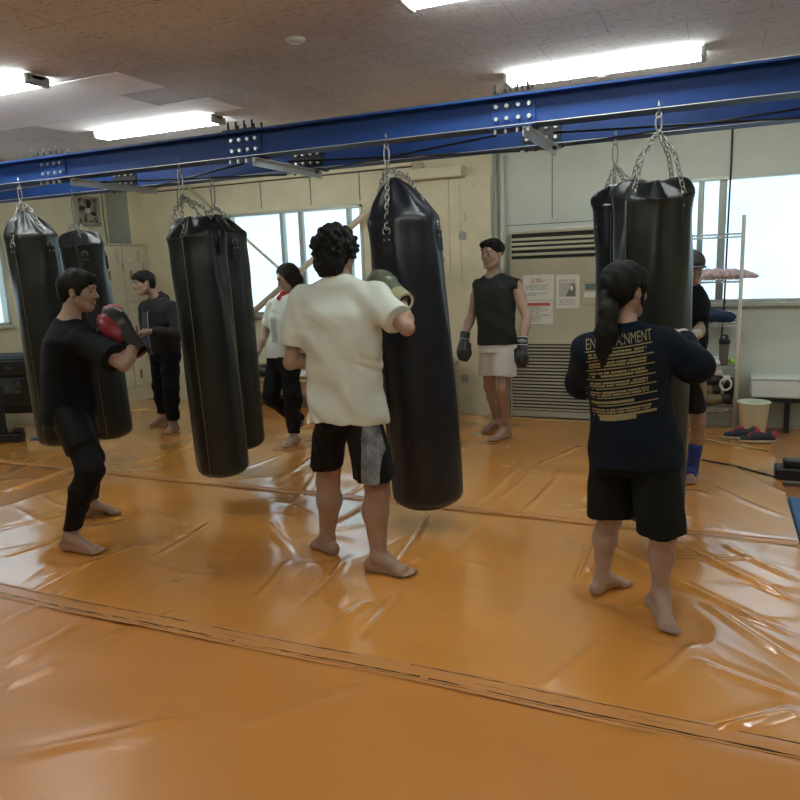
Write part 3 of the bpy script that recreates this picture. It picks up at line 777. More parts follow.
bag('right-hand rear punching bag, mostly hidden by the front one',(-.557,4.435,FB),(-.54,4.44,1.96),(-.495,4.44,1.83),(-.485,4.46,.22),.176,.15,'dome',.4,seed=19)
# ================================================================ lockers, fan
r=empty('locker_cabinet',(-6.77,6.9,0),'cream steel locker cabinet with small doors in the back left corner','locker')
LX=-6.60; 

bx('cabinet_body',M['locker'],XL+.003,LX-.018,6.12,7.235,.0,1.925,r,.004)
bx('cabinet_top',M['locker'],XL+.003,LX+.004,6.11,7.24,1.925,1.945,r,.003)
bx('plinth',M['locker'],LX-.018,LX-.008,6.12,7.235,.0,.18,r)
for c,(y0,y1) in enumerate([(6.125,6.47),(6.475,6.815),(6.82,7.165)]):
    for z0,z1 in ((.19,.70),(.705,1.24),(1.245,1.92)):
        d=bx('locker_door',M['locker'],LX-.018,LX,y0+.002,y1-.002,z0+.002,z1-.003,r,.003)
        zt=z1
        v=MB()
        for k in range(9): v.box(LX-.001,LX+.002,y1-.115,y1-.055,zt-.06-.016*k-.008,zt-.06-.016*k)
        v.build('vent',M['slat'],d)
        MB().tube([(LX-.002,y0+.10,zt-.17),(LX+.006,y0+.10,zt-.17)],.020,12,smooth=False).build('number_plate',M['whiterub'],d)
        h=MB().box(LX-.001,LX+.007,y0+.09,y0+.125,zt-.41,zt-.30,.003); h.build('handle',M['brass'],d)
        MB().box(LX-.001,LX+.006,y1-.02,y1-.008,zt-.30,zt-.20,.002).build('hinge',M['brass'],d)
bx('end_panel',M['locker'],LX-.018,LX-.004,7.168,7.235,.18,1.925,r)
# exhaust fan on the left wall
r=empty('exhaust_fan',(XL,6.665,2.345),'square grey exhaust fan on the left wall above the lockers','fan')
y0,y1,z0,z1=6.49,6.845,2.165,2.51
b=MB()
for a in ((y0,y0+.035,z0,z1),(y1-.035,y1,z0,z1),(y0,y1,z0,z0+.04),(y0,y1,z1-.03,z1)): b.box(XL,XL+.05,*a,.004)
b.build('fan_frame',M['fan'],r)
bx('duct_opening',M['fandark'],XL-.0,XL+.006,y0+.03,y1-.03,z0+.03,z1-.03,r)
cy,cz=(y0+y1)/2,(z0+z1)/2
b=MB(); b.tube([(XL+.032+.0*k,cy+.145*math.cos(2*PI*k/28),cz+.145*math.sin(2*PI*k/28)) for k in range(28)],.010,6,closed=True); b.build('fan_ring',M['fan'],r)
for k in range(4):
    a0=2*PI*k/4+.3; vs=[]
    for i in range(6):
        for j in range(3):
            rr=.035+.10*i/5; a=a0+(j/2-.5)*(.85+.35*i/5)+.25*i/5
            x=XL+.022+(j-1)*.012
            for off in (0,.003): vs.append((x+off,cy+rr*math.cos(a),cz+rr*math.sin(a)))
    fs=[]
    I=lambda i,j,o:(i*3+j)*2+o
    for i in range(5):
        for j in range(2): fs+=[(I(i,j,1),I(i+1,j,1),I(i+1,j+1,1),I(i,j+1,1)),(I(i,j+1,0),I(i+1,j+1,0),I(i+1,j,0),I(i,j,0))]
    for j in range(2): fs+=[(I(0,j,0),I(0,j,1),I(0,j+1,1),I(0,j+1,0)),(I(5,j,0),I(5,j+1,0),I(5,j+1,1),I(5,j,1))]
    for i in range(5): fs+=[(I(i,0,0),I(i+1,0,0),I(i+1,0,1),I(i,0,1)),(I(i,2,0),I(i,2,1),I(i+1,2,1),I(i+1,2,0))]
    MB().add(vs,fs,True).build('fan_blade',M['fan'],r)
MB().tube([(XL+.008,cy,cz),(XL+.052,cy,cz)],[.036,.030],16).build('fan_hub',M['lampbody'],r)
# ================================================================ braces and pipes on the back wall
o=MB().tube([(-2.80,YB-.10,2.565),(-5.75,YB-.10,.58)],.036,10).build('steel_brace',M['brace']); tag(o,'thick beige diagonal brace rising to the right across the left-hand window','brace')
o=MB().tube([(-5.90,YB-.19,2.70),(-3.05,YB-.19,.33)],.017,8).build('steel_brace',M['brace']); tag(o,'thin beige diagonal brace descending to the right across the left-hand window','brace')
r=empty('wall_pipe',(-2.03,YB-.03,1.3),'pair of upright painted pipes beside the air conditioner','pipe')
MB().tube([(-2.055,YB-.03,-.03),(-2.055,YB-.03,CZ)],.022,10).build('pipe',M['wall_grey'],r)
MB().tube([(-1.985,YB-.03,-.03),(-1.985,YB-.03,CZ)],.030,10).build('pipe',M['wall_green'],r)
b=MB(); pts=[(.078,YB-.012,2.75),(.08,YB-.012,2.3),(.075,YB-.03,1.8),(.072,YB-.055,1.13),(.070,YB-.02,1.0),(.05,YB-.02,.55)]
o=b.tube(pts,.008,6).build('cable',M['cable']); tag(o,'dark cable hanging down the wall in front of the right window','cable')
# ================================================================ air conditioner
r=empty('air_conditioner',(-1.28,7.14,0),'tall beige floor-standing air conditioner with slatted grilles against the back wall','air conditioner')
ax0,ax1,ay0,ay1=-1.87,-.70,7.05,7.245
bx('cabinet_body',M['ac'],ax0,ax1,ay0+.02,ay1,0,1.81,r,.006)
bx('top_cap',M['ac'],ax0-.01,ax1+.01,ay0-.005,ay1,1.81,1.835,r,.004)
bx('front_panel',M['ac'],ax0,ax1,ay0,ay0+.02,.735,1.565,r,.006)
g=bx('outlet_grille',M['dark'],ax0+.015,ax1-.015,ay0+.012,ay0+.021,1.57,1.808,r)
b=MB()
for z in (1.60,1.655,1.70,1.745): b.box(ax0+.01,ax1-.01,ay0-.004,ay0+.015,z-.002,z+.024,.003)
b.build('louvre',M['ac'],g)
g=bx('intake_grille',M['dark'],ax0+.01,ax1-.01,ay0+.012,ay0+.021,.06,.735,r)
b=MB()
for i in range(20): b.box(ax0+.005,ax1-.005,ay0-.003,ay0+.014,.070+i*.0335,.070+i*.0335+.017,.002)
b.build('louvre',M['slat'],g)
bx('plinth',M['slat'],ax0,ax1,ay0+.01,ay0+.02,0,.06,r)
g=bx('control_panel',M['ac'],-1.165,-1.0,ay0-.012,ay0+.001,1.115,1.36,r,.004)
bx('display',M['lcd'],-1.14,-1.03,ay0-.0145,ay0-.011,1.255,1.315,g); bx('button_strip',M['paper'],-1.15,-1.02,ay0-.0145,ay0-.011,1.185,1.235,g)
bx('hinged_flap_edge',M['slat'],-1.165,-1.0,ay0-.016,ay0-.011,1.325,1.333,g)
o=bx('signboard',M['paper'],-1.43,-1.03,7.10,7.12,1.836,1.862) ; tag(o,'flat papers lying on top of the air conditioner','papers')
def sheet(x0,x1,z0,z1,label,fn):
    y=ay0-.003
    o=bx('notice',M['paper'],x0,x1,y,y+.002,z0,z1); tag(o,label,'notice'); fn(o,x0,x1,z0,z1,y-.0006); return o
def inkrows(o,rects,x0,z0,y,m='ink',name='print'):
    b=MB()
    for (u0,v0,u1,v1) in rects: b.box(x0+u0,x0+u1,y,y+.0005,z0+v0,z0+v1)
    return b.build(name,M[m],o)
def txt(body,size,loc,rot,m,parent,align='CENTER',name='lettering',ext=.0004):
    cu=bpy.data.curves.new(name,'FONT'); cu.body=body; cu.size=size; cu.align_x=align; cu.extrude=ext
    t=bpy.data.objects.new('t',cu); C.objects.link(t); bpy.context.view_layer.update()
    me=bpy.data.meshes.new_from_object(t.evaluated_get(bpy.context.evaluated_depsgraph_get())); bpy.data.objects.remove(t)
    me.materials.clear(); me.materials.append(M[m])
    o=bpy.data.objects.new(name,me); C.objects.link(o); o.parent=parent
    W=Matrix.Translation(Vector(loc))@rot.to_4x4()
    o.matrix_parent_inverse=parent_world(parent).inverted(); o.matrix_basis=W
    return o
ROTX=Matrix.Rotation(PI/2,3,'X')
def n1(o,x0,x1,z0,z1,y):
    txt('お願い',.050,((x0+x1)/2-.0,y,z1-.075),ROTX,'redink',o)
    inkrows(o,strokes(3,x1-x0-.04,.055,3),x0+.02,z0+.095,y); inkrows(o,strokes(2,x1-x0-.04,.036,4,ragged=.6),x0+.02,z0+.035,y)
sheet(-1.741,-1.438,1.17,1.412,'landscape white paper notice with red heading on the air conditioner, topmost left',n1)
def n2(o,x0,x1,z0,z1,y):
    inkrows(o,[(.02,z1-z0-.05,x1-x0-.03,z1-z0-.02)],x0,z0,y,'redink','red_band')
    inkrows(o,strokes(8,x1-x0-.05,.16,6,ragged=.5),x0+.022,z0+.015,y)
sheet(-1.741,-1.445,.935,1.162,'white paper notice with a red band along its head, lower left on the air conditioner',n2)
def n3(o,x0,x1,z0,z1,y):
    inkrows(o,strokes(1,.17,.030,9,ragged=0),x0+.03,z1-.07,y)
    inkrows(o,strokes(4,.17,.06,10),x0+.028,z0+.03,y)
    px0,px1,pz0,pz1=x0+.028,x1-.032,z0+.11,z1-.075
    p=bx('photo_print',mat('faded_print',(.46,.44,.36),.7),px0,px1,y,y+.0005,pz0,pz1,o)
    b=MB(); w=px1-px0;h=pz1-pz0
    b.prism([(px0+w*.40,pz0+.004),(px0+w*.95,pz0+.004),(px0+w*.97,pz0+h*.55),(px0+w*.92,pz0+h*.85),(px0+w*.8,pz0+h*.93),(px0+w*.68,pz0+h*.88),(px0+w*.62,pz0+h*.6)],y-.0006,y,'y'); b.build('printed_shape',M['ink'],p)
    b=MB(); b.prism([(px0+w*(.74+.09*math.cos(t)),pz0+h*(.62+.2*math.sin(t))) for t in [2*PI*k/14 for k in range(14)]],y-.001,y-.0005,'y'); b.build('printed_shape',M['paper'],p)
sheet(-1.417,-1.195,1.085,1.405,'portrait white paper notice with a small picture, beside the control panel',n3)
# ================================================================ bench right, wire shelf and its contents
r=empty('bench',(1.2,7.0,0),'white bench with a dark underframe below the right window','bench')
bx('bench_top',M['white'],.315,2.2,7.01,7.245,.275,.435,r,.015)
bx('bench_top',M['white'],.31,2.2,7.0,7.248,.435,.46,r,.01)
bx('underframe',M['rubber'],.34,2.2,7.03,7.23,.237,.275,r)
for x in (.62,2.1):
    for y in (7.06,7.2): bx('leg',M['rubber'],x-.015,x+.015,y-.015,y+.015,-.04,.237,r)
r=empty('wire_shelf',(-.02,7.0,0),'ivory wire shelf rack between the right-hand bag and the bucket','shelf rack')
sx0,sx1,sy0,sy1=-.46,.195,6.93,7.17
for x in (sx0,sx1):
    for y in (sy0,sy1):
        b=MB()
        if (x,y)!=(sx1,sy1): MB().tube([(x,y,-.0),(x,y,1.86 if y==sy0 else 1.80)],.016,8).build('post',M['rack'],r)
for z in (.185,.565,.945,1.325,1.71):
    b=MB()
    fr=[(sx0,sy0),(sx1,sy0),(sx1,sy1),(sx0,sy1)]
    for dz in (0,-.028):
        b.tube([(x,y,z+dz) for x,y in fr],.004,6,closed=True)
    n=18
    for k in range(n):
        xa=sx0+(sx1-sx0)*k/n; xb=sx0+(sx1-sx0)*(k+1)/n
        for y in (sy0,sy1): b.tube([(xa,y,z),( (xa+xb)/2,y,z-.028),(xb,y,z)],.0022,5)
        b.tube([(xa,sy0,z),(xa,sy1,z)],.0022,5)
    b.build('wire_tier',M['chrome'],r)
def lump(name,label,cat,m,blobs,h=.008,dsp=None,cutz=None,parent=None,group=None):
    s=SDF()
    for b_ in blobs: s.u(b_,.02)
    if dsp: s.disp(dsp)
    if cutz is not None: s.cut(lambda X,Y,Z:cutz-Z)
    o=sdf_obj(name,s,h,M[m],parent,1)
    if label: tag(o,label,cat,group)
    return o
z=1.327
lump('folded_towel','pink and white patterned cloth lying on the upper wire tier','cloth','pinkcloth',[ell((.02,7.03,z+.045),(.24,.09,.045)),ell((.13,7.02,z+.035),(.15,.08,.028)),ell((-.13,7.03,z+.02),(.15,.08,.04)),rcone((.2,7.0,z+.03),(.32,6.96,z+.022),.035,.018)],.007,folds(.006,[((1,.3,.5),70,1),((.2,1,1),110,.6)],3),z)
z=.947
lump('folded_cloth','crumpled navy cloth lying on the middle wire tier','cloth','bluecloth',[ell((.0,7.03,z+.05),(.13,.09,.06)),ell((.09,7.02,z+.04),(.075,.07,.045)),ell((-.1,7.03,z+.03),(.1,.08,.045)),rcone((.11,6.99,z+.07),(.15,6.97,z+.02),.02,.015)],.006,folds(.007,[((1,.3,.8),60,1),((.3,1,1),90,.8)],5),z)
r=empty('shaker_bottle',(.085,6.995,.566),'smoky shaker bottle with a black lid on the wire shelf','bottle')
sx,sy,z=.085,6.995,.567
MB().lathe([(.033,z),(.036,z+.01),(.043,z+.19),(.043,z+.20)],sx,sy).build('bottle_body',M['shaker'],r)
MB().lathe([(.047,z+.19),(.048,z+.225),(.040,z+.235),(.0,z+.236)],sx,sy).build('lid',M['rubber'],r)
MB().tube([(sx-.03,sy,z+.236),(sx-.028,sy,z+.262),(sx+.005,sy,z+.268),(sx+.035,sy,z+.25)],.007,6).build('carry_loop',M['rubber'],r)
MB().tube([(sx+.018,sy,z+.232),(sx+.018,sy,z+.27)],.012,8).build('spout_cap',M['rubber'],r)
lump('spray_cap','small lime green object beside the shaker bottle','small item','green',[ell((.155,7.1,.585),(.03,.03,.022)),ell((.145,7.1,.61),(.012,.012,.014))],.004,None,.566)
lump('plastic_bag','pale plastic wrap lying on the shelf tier left of the shaker bottle','plastic','whiterub',[ell((-.0,7.04,.59),(.09,.08,.035)),ell((.06,7.08,.60),(.06,.06,.045))],.006,folds(.006,[((1,.5,.2),80,1),((.2,1,1),60,1)],8),.566)
def glove_obj(name,label,cat,c,f,u,m='gloveleather',sc_=1.0,group=None,cuff='gloveleather',parent=None,hcell=.006,side=1,palm=None):
    """boxing glove: c = wrist point, f = direction wrist->knuckles, u = back-of-hand normal"""
    f=unit(f); u=unit(np.asarray(u,float)-f*np.dot(u,f)); s=np.cross(f,u)*side; c=np.asarray(c,float); k=sc_
    A=[s,f,u]
    S=SDF(); S.u(ell(c+f*.135*k+u*.008*k,(.058*k,.078*k,.052*k),A)).u(ell(c+f*.165*k-u*.028*k,(.055*k,.050*k,.040*k),A),.02).u(rcone(c+f*.0*k,c+f*.10*k,.040*k,.052*k),.02)
    S.u(rcone(c+f*.065*k-u*.02*k+s*.048*k,c+f*.145*k-u*.042*k+s*.040*k,.021*k,.023*k),.008)
    S.disp(folds(.0015,[(f,90,1),(s,60,.6)],int(abs(c[0])*100)%50))
    o=sdf_obj(name,S,hcell,M[m],parent)
    if label: tag(o,label,cat,group)
    q=SDF().u(rcone(c-f*.055*k,c+f*.018*k,.043*k,.044*k,clips=[(c-f*.05*k,-f),(c+f*.022*k,f)]))
    q.sub(rcone(c-f*.080*k,c-f*.018*k,.037*k,.035*k),.002)
    cf=sdf_obj('glove_cuff',q,hcell,M[cuff],o)
    return o
gr='black boxing gloves piled on the lower tier of the wire shelf'
z=.187
glove_obj('boxing_glove','black glove with a pale rim lying at the front of the glove pile','boxing glove',(.02,7.02,z+.15),(-1,-.15,-.05),(0,0,1),'olive',1.0,gr,hcell=.007)
glove_obj('boxing_glove','olive-palmed boxing glove at the bottom of the shelf pile','boxing glove',(.10,7.0,z+.075),(-1,-.1,-.1),(0,-.6,.6),'olive',1.0,gr,hcell=.007)
glove_obj('boxing_glove','black boxing glove on top of the glove pile','boxing glove',(-.30,7.05,z+.24),(1,0,.05),(0,0,1),'gloveleather',1.05,gr,hcell=.007)
glove_obj('boxing_glove','black boxing glove at the right end of the shelf pile, against the post','boxing glove',(.135,7.08,z+.06),(.1,-.1,1),(1,0,0),'gloveleather',.95,gr,hcell=.007)
glove_obj('boxing_glove','black boxing glove at the left of the shelf pile, behind the blue-ankled person','boxing glove',(-.12,7.05,z+.09),(-1,0,.05),(0,0,1),'gloveleather',1.0,gr,hcell=.007)
glove_obj('boxing_glove','black boxing glove in the middle of the shelf pile, above the olive one','boxing glove',(.10,7.06,z+.235),(-1,-.1,.0),(0,0,1),'gloveleather',.95,gr,'whiterub',hcell=.007)
glove_obj('boxing_glove','black boxing glove with white cuff on the very top of the shelf pile','boxing glove',(.03,7.05,z+.31),(-1,.1,-.15),(0,0,1),'gloveleather',.95,gr,'whiterub',hcell=.007)
o=MB().tube([(.11+.045*math.cos(t),6.945-.01*math.sin(t),z+.215+.055*math.sin(t)) for t in [2*PI*k/24 for k in range(24)]],.009,8,closed=True).build('white_ring',M['whiterub']); tag(o,'white ring hanging in front of the glove pile at the shelf post','ring')
r=empty('waste_bucket',(.335,6.93,0),'milky white plastic bucket standing behind the running shoes','bucket')
MB().lathe([(.095,.003),(.10,.006),(.125,.255),(.131,.262),(.131,.270),(.124,.270),(.120,.255),(.096,.012),(.0,.012)],.340,6.86,40).build('bucket_body',M['bucket'],r)
MB().tube([(.340+.131*math.cos(t),6.86+.131*math.sin(t),.266) for t in [2*PI*k/40 for k in range(40)]],.006,6,closed=True).build('rim',M['bucket'],r)
def shoe(c,d,label):
    r=empty('running_shoe',c,label,'shoe','dark running shoes with red laces in front of the bucket')
    d=unit((d[0],d[1],0)); s=np.array([-d[1],d[0],0]); c=np.array(c,float); z=np.array([0,0,1.])
    S=SDF().u(rcone(c-d*.10+z*.028,c+d*.02+z*.028,.036,.040,flat=(z,.55))).u(rcone(c+d*.02+z*.026,c+d*.12+z*.030,.043,.030,flat=(z,.55)),.01).cut(lambda X,Y,Z:.004-Z).cut(lambda X,Y,Z:Z-.034)
    sdf_obj('sole',S,.004,M['sole'],r)
    S=SDF().u(rcone(c-d*.10+z*.055,c+d*.03+z*.058,.032,.036,flat=(z,1.15)),.01).u(rcone(c+d*.03+z*.048,c+d*.115+z*.036,.039,.027),.02).u(ell(c-d*.085+z*.085,(.030,.028,.035),[d,s,z]),.02).cut(lambda X,Y,Z:.026-Z).sub(ell(c-d*.055+z*.118,(.045,.024,.04),[unit(d+z*.25),s,z]),.008)
    sdf_obj('upper',S,.004,M['shoedark'],r)
    S=SDF().u(ell(c-d*.105+z*.072,(.034,.033,.042),[d,s,z])).u(rcone(c+d*.0+z*.095,c+d*.07+z*.066,.022,.018,flat=(s,.9)),.01).sub(ell(c-d*.055+z*.118,(.045,.026,.045),[unit(d+z*.25),s,z]),.008)
    sdf_obj('heel_tab',S,.004,M['shoered'],r)
    b=MB()
    for k in range(4):
        q=c+d*(.0+.024*k)+z*(.108-.012*k); b.tube([q-s*.028-z*.010,q+z*.006,q+s*.028-z*.010],.0055,5); b.tube([q-s*.022-z*.006,q+d*.02+s*.02-z*.010],.0032,5)
    b.build('laces',M['shoered'],r)
shoe((.24,6.52,.004),(-1,-.18,0),'running shoe with red laces, left one, partly behind its mate')
shoe((.365,6.42,.004),(-1,-.14,0),'running shoe with red laces, right one, nearest the bucket front')
# ================================================================ low bench and bag by window 1, beige bag
r=empty('low_bench',(-4.6,7.0,0),'low wooden bench under the left-hand window, behind the woman in white','bench')
bx('seat',M['wood'],-5.2,-3.9,6.85,7.2,.30,.335,r,.005); bx('seat_rail',M['wood'],-5.15,-3.95,6.88,6.9,.16,.30,r)
for x in (-5.1,-4.0):
    for y in (6.9,7.13): bx('leg',M['wood'],x-.025,x+.025,y-.025,y+.025,-.0,.30,r)
lump('gym_bag','dark gym bag with a red patch lying on the low wooden bench','bag','gloveleather',[ell((-4.85,7.03,.41),(.17,.10,.075))],.008,folds(.005,[((1,.2,.4),40,1)],2),.336)
lump('towel','white towel lying on the low wooden bench','towel','white',[ell((-4.35,7.03,.37),(.20,.11,.045))],.008,folds(.006,[((1,.3,.1),50,1)],4),.336)
r=lump('equipment_bag','beige bag standing against the pilaster, behind the middle punching bag','bag','beige',[rcone((-2.63,7.07,.12),(-2.63,7.07,.46),.115,.11,flat=((0,1,0),.8)),rcone((-2.54,7.05,.12),(-2.54,7.05,.46),.11,.105,flat=((0,1,0),.8)),ell((-2.58,7.06,.54),(.16,.09,.05))],.010,folds(.006,[((1,.3,.6),28,1),((.3,.2,1),40,.5)],6),.004)
# ================================================================ black equipment at the left border and right border
r=empty('exercise_machine',(-6.35,4.9,0),'black boxy gym machine with a foot bar at the left border','gym machine')
MM=Matrix.Translation((0,0,0))
def obx(name,m,c,half,ang,parent,b=.006):
    mb=MB().box(-half[0],half[0],-half[1],half[1],-half[2],half[2],b)
    cs,sn=math.cos(ang),math.sin(ang)
    mb.v=[(c[0]+x*cs-y*sn,c[1]+x*sn+y*cs,c[2]+z) for x,y,z in mb.v]
    return mb.build(name,M[m],parent)
an=.35
p=obx('cabinet',"rubber",(-6.40,5.10,.53),(.34,.18,.29),an,r,.03)
M['scuff']=mat('scuffed_black',(.07,.075,.07),.35,var=.9,vscale=22)
obx('front_panel','gloveleather',(-6.34,4.925,.70),(.26,.012,.075),an,p)
obx('front_panel','gloveleather',(-6.34,4.925,.46),(.26,.012,.14),an,p)
obx('worn_patch','scuff',(-6.355,4.905,.52),(.10,.004,.07),an,p,0)
obx('badge','scuff',(-6.36,4.907,.70),(.03,.004,.015),an,p,0)
obx('upright',"rubber",(-6.36,4.72,.33),(.05,.05,.30),0,r,.01)
obx('foot_bar',"rubber",(-6.42,4.66,.045),(.30,.07,.045),.55,r,.012)
obx('foot_cap',"gloveleather",(-6.20,4.80,.11),(.05,.03,.022),.55,r,.01)
obx('foot_cap',"gloveleather",(-6.36,4.72,.11),(.06,.05,.02),.55,r,.01)
o=obx('blue_mat','bluemat',(-6.10,4.93,.006),(.06,.05,.006),.4,None,.002); tag(o,'small blue pad showing under the black machine foot at the left border','pad')
r=empty('weight_stand',(.62,5.45,0),'black stepped foot of a stand, cut by the right border','stand foot')
bx('foot_bar','' and None or M['rubber'],.42,.95,5.36,5.52,.003,.085,r,.01)
bx('foot_cap',M['gloveleather'],.47,.9,5.40,5.50,.085,.135,r,.008)
bx('upright',M['rubber'],.60,.70,5.42,5.50,.135,1.1,r,.01)
# ================================================================ people
def skin(name,c): 
    m=mat(name,c,.5,var=.08,vscale=14,bump=.05,bscale=80); m.node_tree.nodes['Principled BSDF'].inputs['Subsurface Weight'].default_value=.08; m.node_tree.nodes['Principled BSDF'].inputs['Subsurface Scale'].default_value=.01
    return m
M['skin']=skin('skin',(.33,.21,.15)); M['skinpale']=skin('pale_skin',(.38,.26,.215)); M['skintan']=skin('tanned_skin',(.42,.235,.14))
M['hair']=mat('black_hair',(.0045,.004,.0035),.6,spec=.25,bump=.5,bscale=120,stretch=(3,3,.4)); M['hairbrown']=mat('dark_brown_hair',(.014,.009,.007),.65,spec=.2,bump=.4,bscale=120,stretch=(3,3,.4))
M['eye']=mat('eye_dark',(.015,.012,.01),.2); M['brow']=mat('eyebrow',(.02,.015,.012),.8); M['lips']=mat('lips',(.36,.13,.11),.45)
def cloth(name,c,r=.85,sheen=.0): return mat(name,c,r,bump=.25,bscale=22,sheen=sheen,spec=.22)
M['teeblack']=cloth('black_cotton',(.0045,.0060,.0075)); M['legging']=cloth('black_legging',(.004,.004,.005),.7,0); M['shortblack']=cloth('black_shorts_fabric',(.005,.005,.006),.6,0)
M['teewhite']=cloth('white_cotton',(.62,.67,.61)); M['vest']=cloth('charcoal_jersey',(.018,.021,.019)); M['shortwhite']=cloth('white_shorts_fabric',(.66,.66,.62),.6)
M['jacket']=cloth('dark_brown_grey_fleece',(.024,.022,.023)); M['jacketpanel']=cloth('grey_panel',(.065,.072,.095)); M['jean']=cloth('navy_trousers',(.005,.007,.013))
M['sweat']=cloth('navy_sweatshirt',(.003,.008,.017)); M['goldprint']=mat('gold_print',(.26,.215,.095),.6); M['shortgreen']=cloth('dark_green_shorts',(.006,.009,.008))
M['camo']=mat('grey_camo_panel',(.16,.17,.19),.6,var=.75,vscale=14); M['redglove']=mat('red_glove_leather',(.23,.015,.022),.38); M['pinkglove']=mat('faded_red_glove',(.42,.10,.12),.45)
M['oliveg']=mat('olive_grey_glove',(.10,.115,.07),.42); M['khaki']=mat('khaki_glove_cuff',(.30,.30,.17),.5); M['redscarf']=mat('red_towel',(.42,.03,.03),.8); M['cap']=mat('grey_black_cap',(.05,.053,.055),.7,var=.7,vscale=18)
M['anklet']=mat('blue_ankle_support',(.012,.045,.27),.7,bump=.1); M['bandage']=mat('hand_wrap',(.55,.47,.38),.8,bump=.3,bscale=60); M['greytee']=cloth('slate_tee',(.008,.011,.015)); M['greyprint']=mat('grey_print',(.36,.38,.38),.8)
Z3=np.array([0,0,1.0])
def foot(S,ank,toe,k=1.0,med=1,heel=None):
    """ank: ankle joint; toe: tip of the big toes; med: +1 when the big toe lies to the left of the foot direction"""
    a=np.array(ank,float); t=np.array(toe,float)
    d=t-a; d[2]=0; d=unit(d); s=np.array([-d[1],d[0],0])*med
    if heel is None: heel=a-d*.045*k; heel[2]=a[2]-.052*k
    heel=np.array(heel,float); L=np.linalg.norm((t-heel)[:2]); fdir=unit(t-heel)
    ball=t-fdir*.055*k; ball[2]=max(t[2]+.008,.020*k+t[2]-.008)
    S.u(ell(heel+Z3*.002,(.034*k,.030*k,.034*k),[d,s,Z3]),.02)
    S.u(rcone(a,heel+d*.01,.033*k,.028*k),.02)
    S.u(rcone(a+Z3*.0,ball+Z3*.006,.034*k,.020*k,flat=(s,1.25)),.025)
    S.u(rcone(heel+d*.02-s*.008,ball-s*.018*k-Z3*.002,.026*k,.020*k),.02)
    S.u(rcone(ball+s*.018*k,ball-s*.024*k-d*.01,.021*k,.017*k),.015)
    for i,(o,l,r) in enumerate([(.027,.052,.0125),(.009,.050,.0095),(-.006,.043,.009),(-.020,.034,.0085),(-.032,.022,.008)]):
        b=ball+s*o*k-d*.008-Z3*(.004); e=b+d*l*k; e[2]=t[2]+r*k*.6
        S.u(rcone(b,e,r*k*1.0,r*k*1.04),.0025)
def hand(S,w,f,n,curl=.5,k=1.0,side=1,thumb=True):
    """w wrist, f direction of the fingers, n back-of-hand normal, curl 0 straight .. 1 fist"""
    w=np.array(w,float); f=unit(f); n=unit(np.asarray(n,float)-f*np.dot(n,f)); s=np.cross(n,f)*side
    S.u(rcone(w,w+f*.045*k,.024*k,.028*k,flat=(n,.72)),.015)
    S.u(rcone(w+f*.03*k+s*.016*k,w+f*.075*k+s*.024*k,.018*k,.015*k,flat=(n,.85)),.015).u(rcone(w+f*.03*k-s*.012*k,w+f*.072*k-s*.022*k,.018*k,.015*k,flat=(n,.85)),.015)
    for i,(o,l) in enumerate([(.030,.066),(.010,.074),(-.010,.070),(-.028,.055)]):
        p=w+f*(.083-.004*abs(i-1))*k+s*o*k; ang=0; prev=p; c=curl*(1+.06*i)
        for j,(seg,r) in enumerate([(.43,.0092),(.32,.0085),(.25,.0075)]):
            ang+=c*(.75,.95,.65)[j]*1.15
            q=prev+(f*math.cos(ang)-n*math.sin(ang))*l*seg*k
            S.u(rcone(prev,q,r*k*1.03,r*k),.004 if j else .008); prev=q
    if thumb:
        p=w+f*.022*k+s*.020*k-n*.008*k; q=p+(f*.72+s*.55-n*.25)*.040*k; e=q+(f*.9+s*.05-n*(.2+.5*curl))*.030*k
        S.u(rcone(p,q,.0135*k,.0105*k),.012).u(rcone(q,e,.0105*k,.0088*k),.004)
def head(S,hc,f,up=Z3,k=1.0,female=False):
    hc=np.array(hc,float); f=unit(f); up=unit(np.asarray(up,float)-f*np.dot(up,f)); s=np.cross(f,up); A=[s,f,up]
    P=lambda a,b,c: hc+(s*a+f*b+up*c)*k
    S.u(ell(P(0,-.012,.030),(.074*k,.092*k,.086*k),A),.01)
    S.u(ell(P(0,.022,-.030),(.059*k,.064*k,.080*k),A),.03)
    S.u(ell(P(0,.060,-.088),(.022*k,.020*k,.019*k),A),.025)               # chin
    for q in (-1,1):
        S.u(rcone(P(q*.052,.0,-.045),P(q*.022,.058,-.090),.020*k,.016*k),.02)  # jaw
        S.u(ell(P(q*.040,.058,-.022),(.020*k,.016*k,.018*k),A),.02)            # cheek
    S.u(rcone(P(-.030,.078,.030),P(.030,.078,.030),.012*k,.012*k),.015)        # brow ridge
    for q in (-1,1): S.sub(ell(P(q*.032,.094,.008),(.018*k,.014*k,.012*k),A),.012)
    for q in (-1,1): S.u(ell(P(q*.031,.074,.007),(.013*k,.012*k,.010*k),A),.005) # eyeball & lids
    S.u(rcone(P(0,.082,.018),P(0,.103,-.022),.0085*k,.0125*k),.010)            # nose
    for q in (-1,1): S.u(ell(P(q*.012,.092,-.026),(.008*k,.010*k,.007*k),A),.006)
    S.u(ell(P(0,.082,-.050),(.024*k,.012*k,.0075*k),A),.006).u(ell(P(0,.080,-.062),(.020*k,.012*k,.008*k),A),.006)
    S.sub(ell(P(0,.094,-.0555),(.022*k,.006*k,.0022*k),A),.003)
    for q in (-1,1):
        S.u(ell(P(q*.076,-.004,-.006),(.010*k,.018*k,.031*k),[s,unit(f+up*.25),unit(up-f*.25)]),.006)
        S.sub(ell(P(q*.086,.002,-.002),(.007*k,.009*k,.016*k),A),.004)
    return P,A
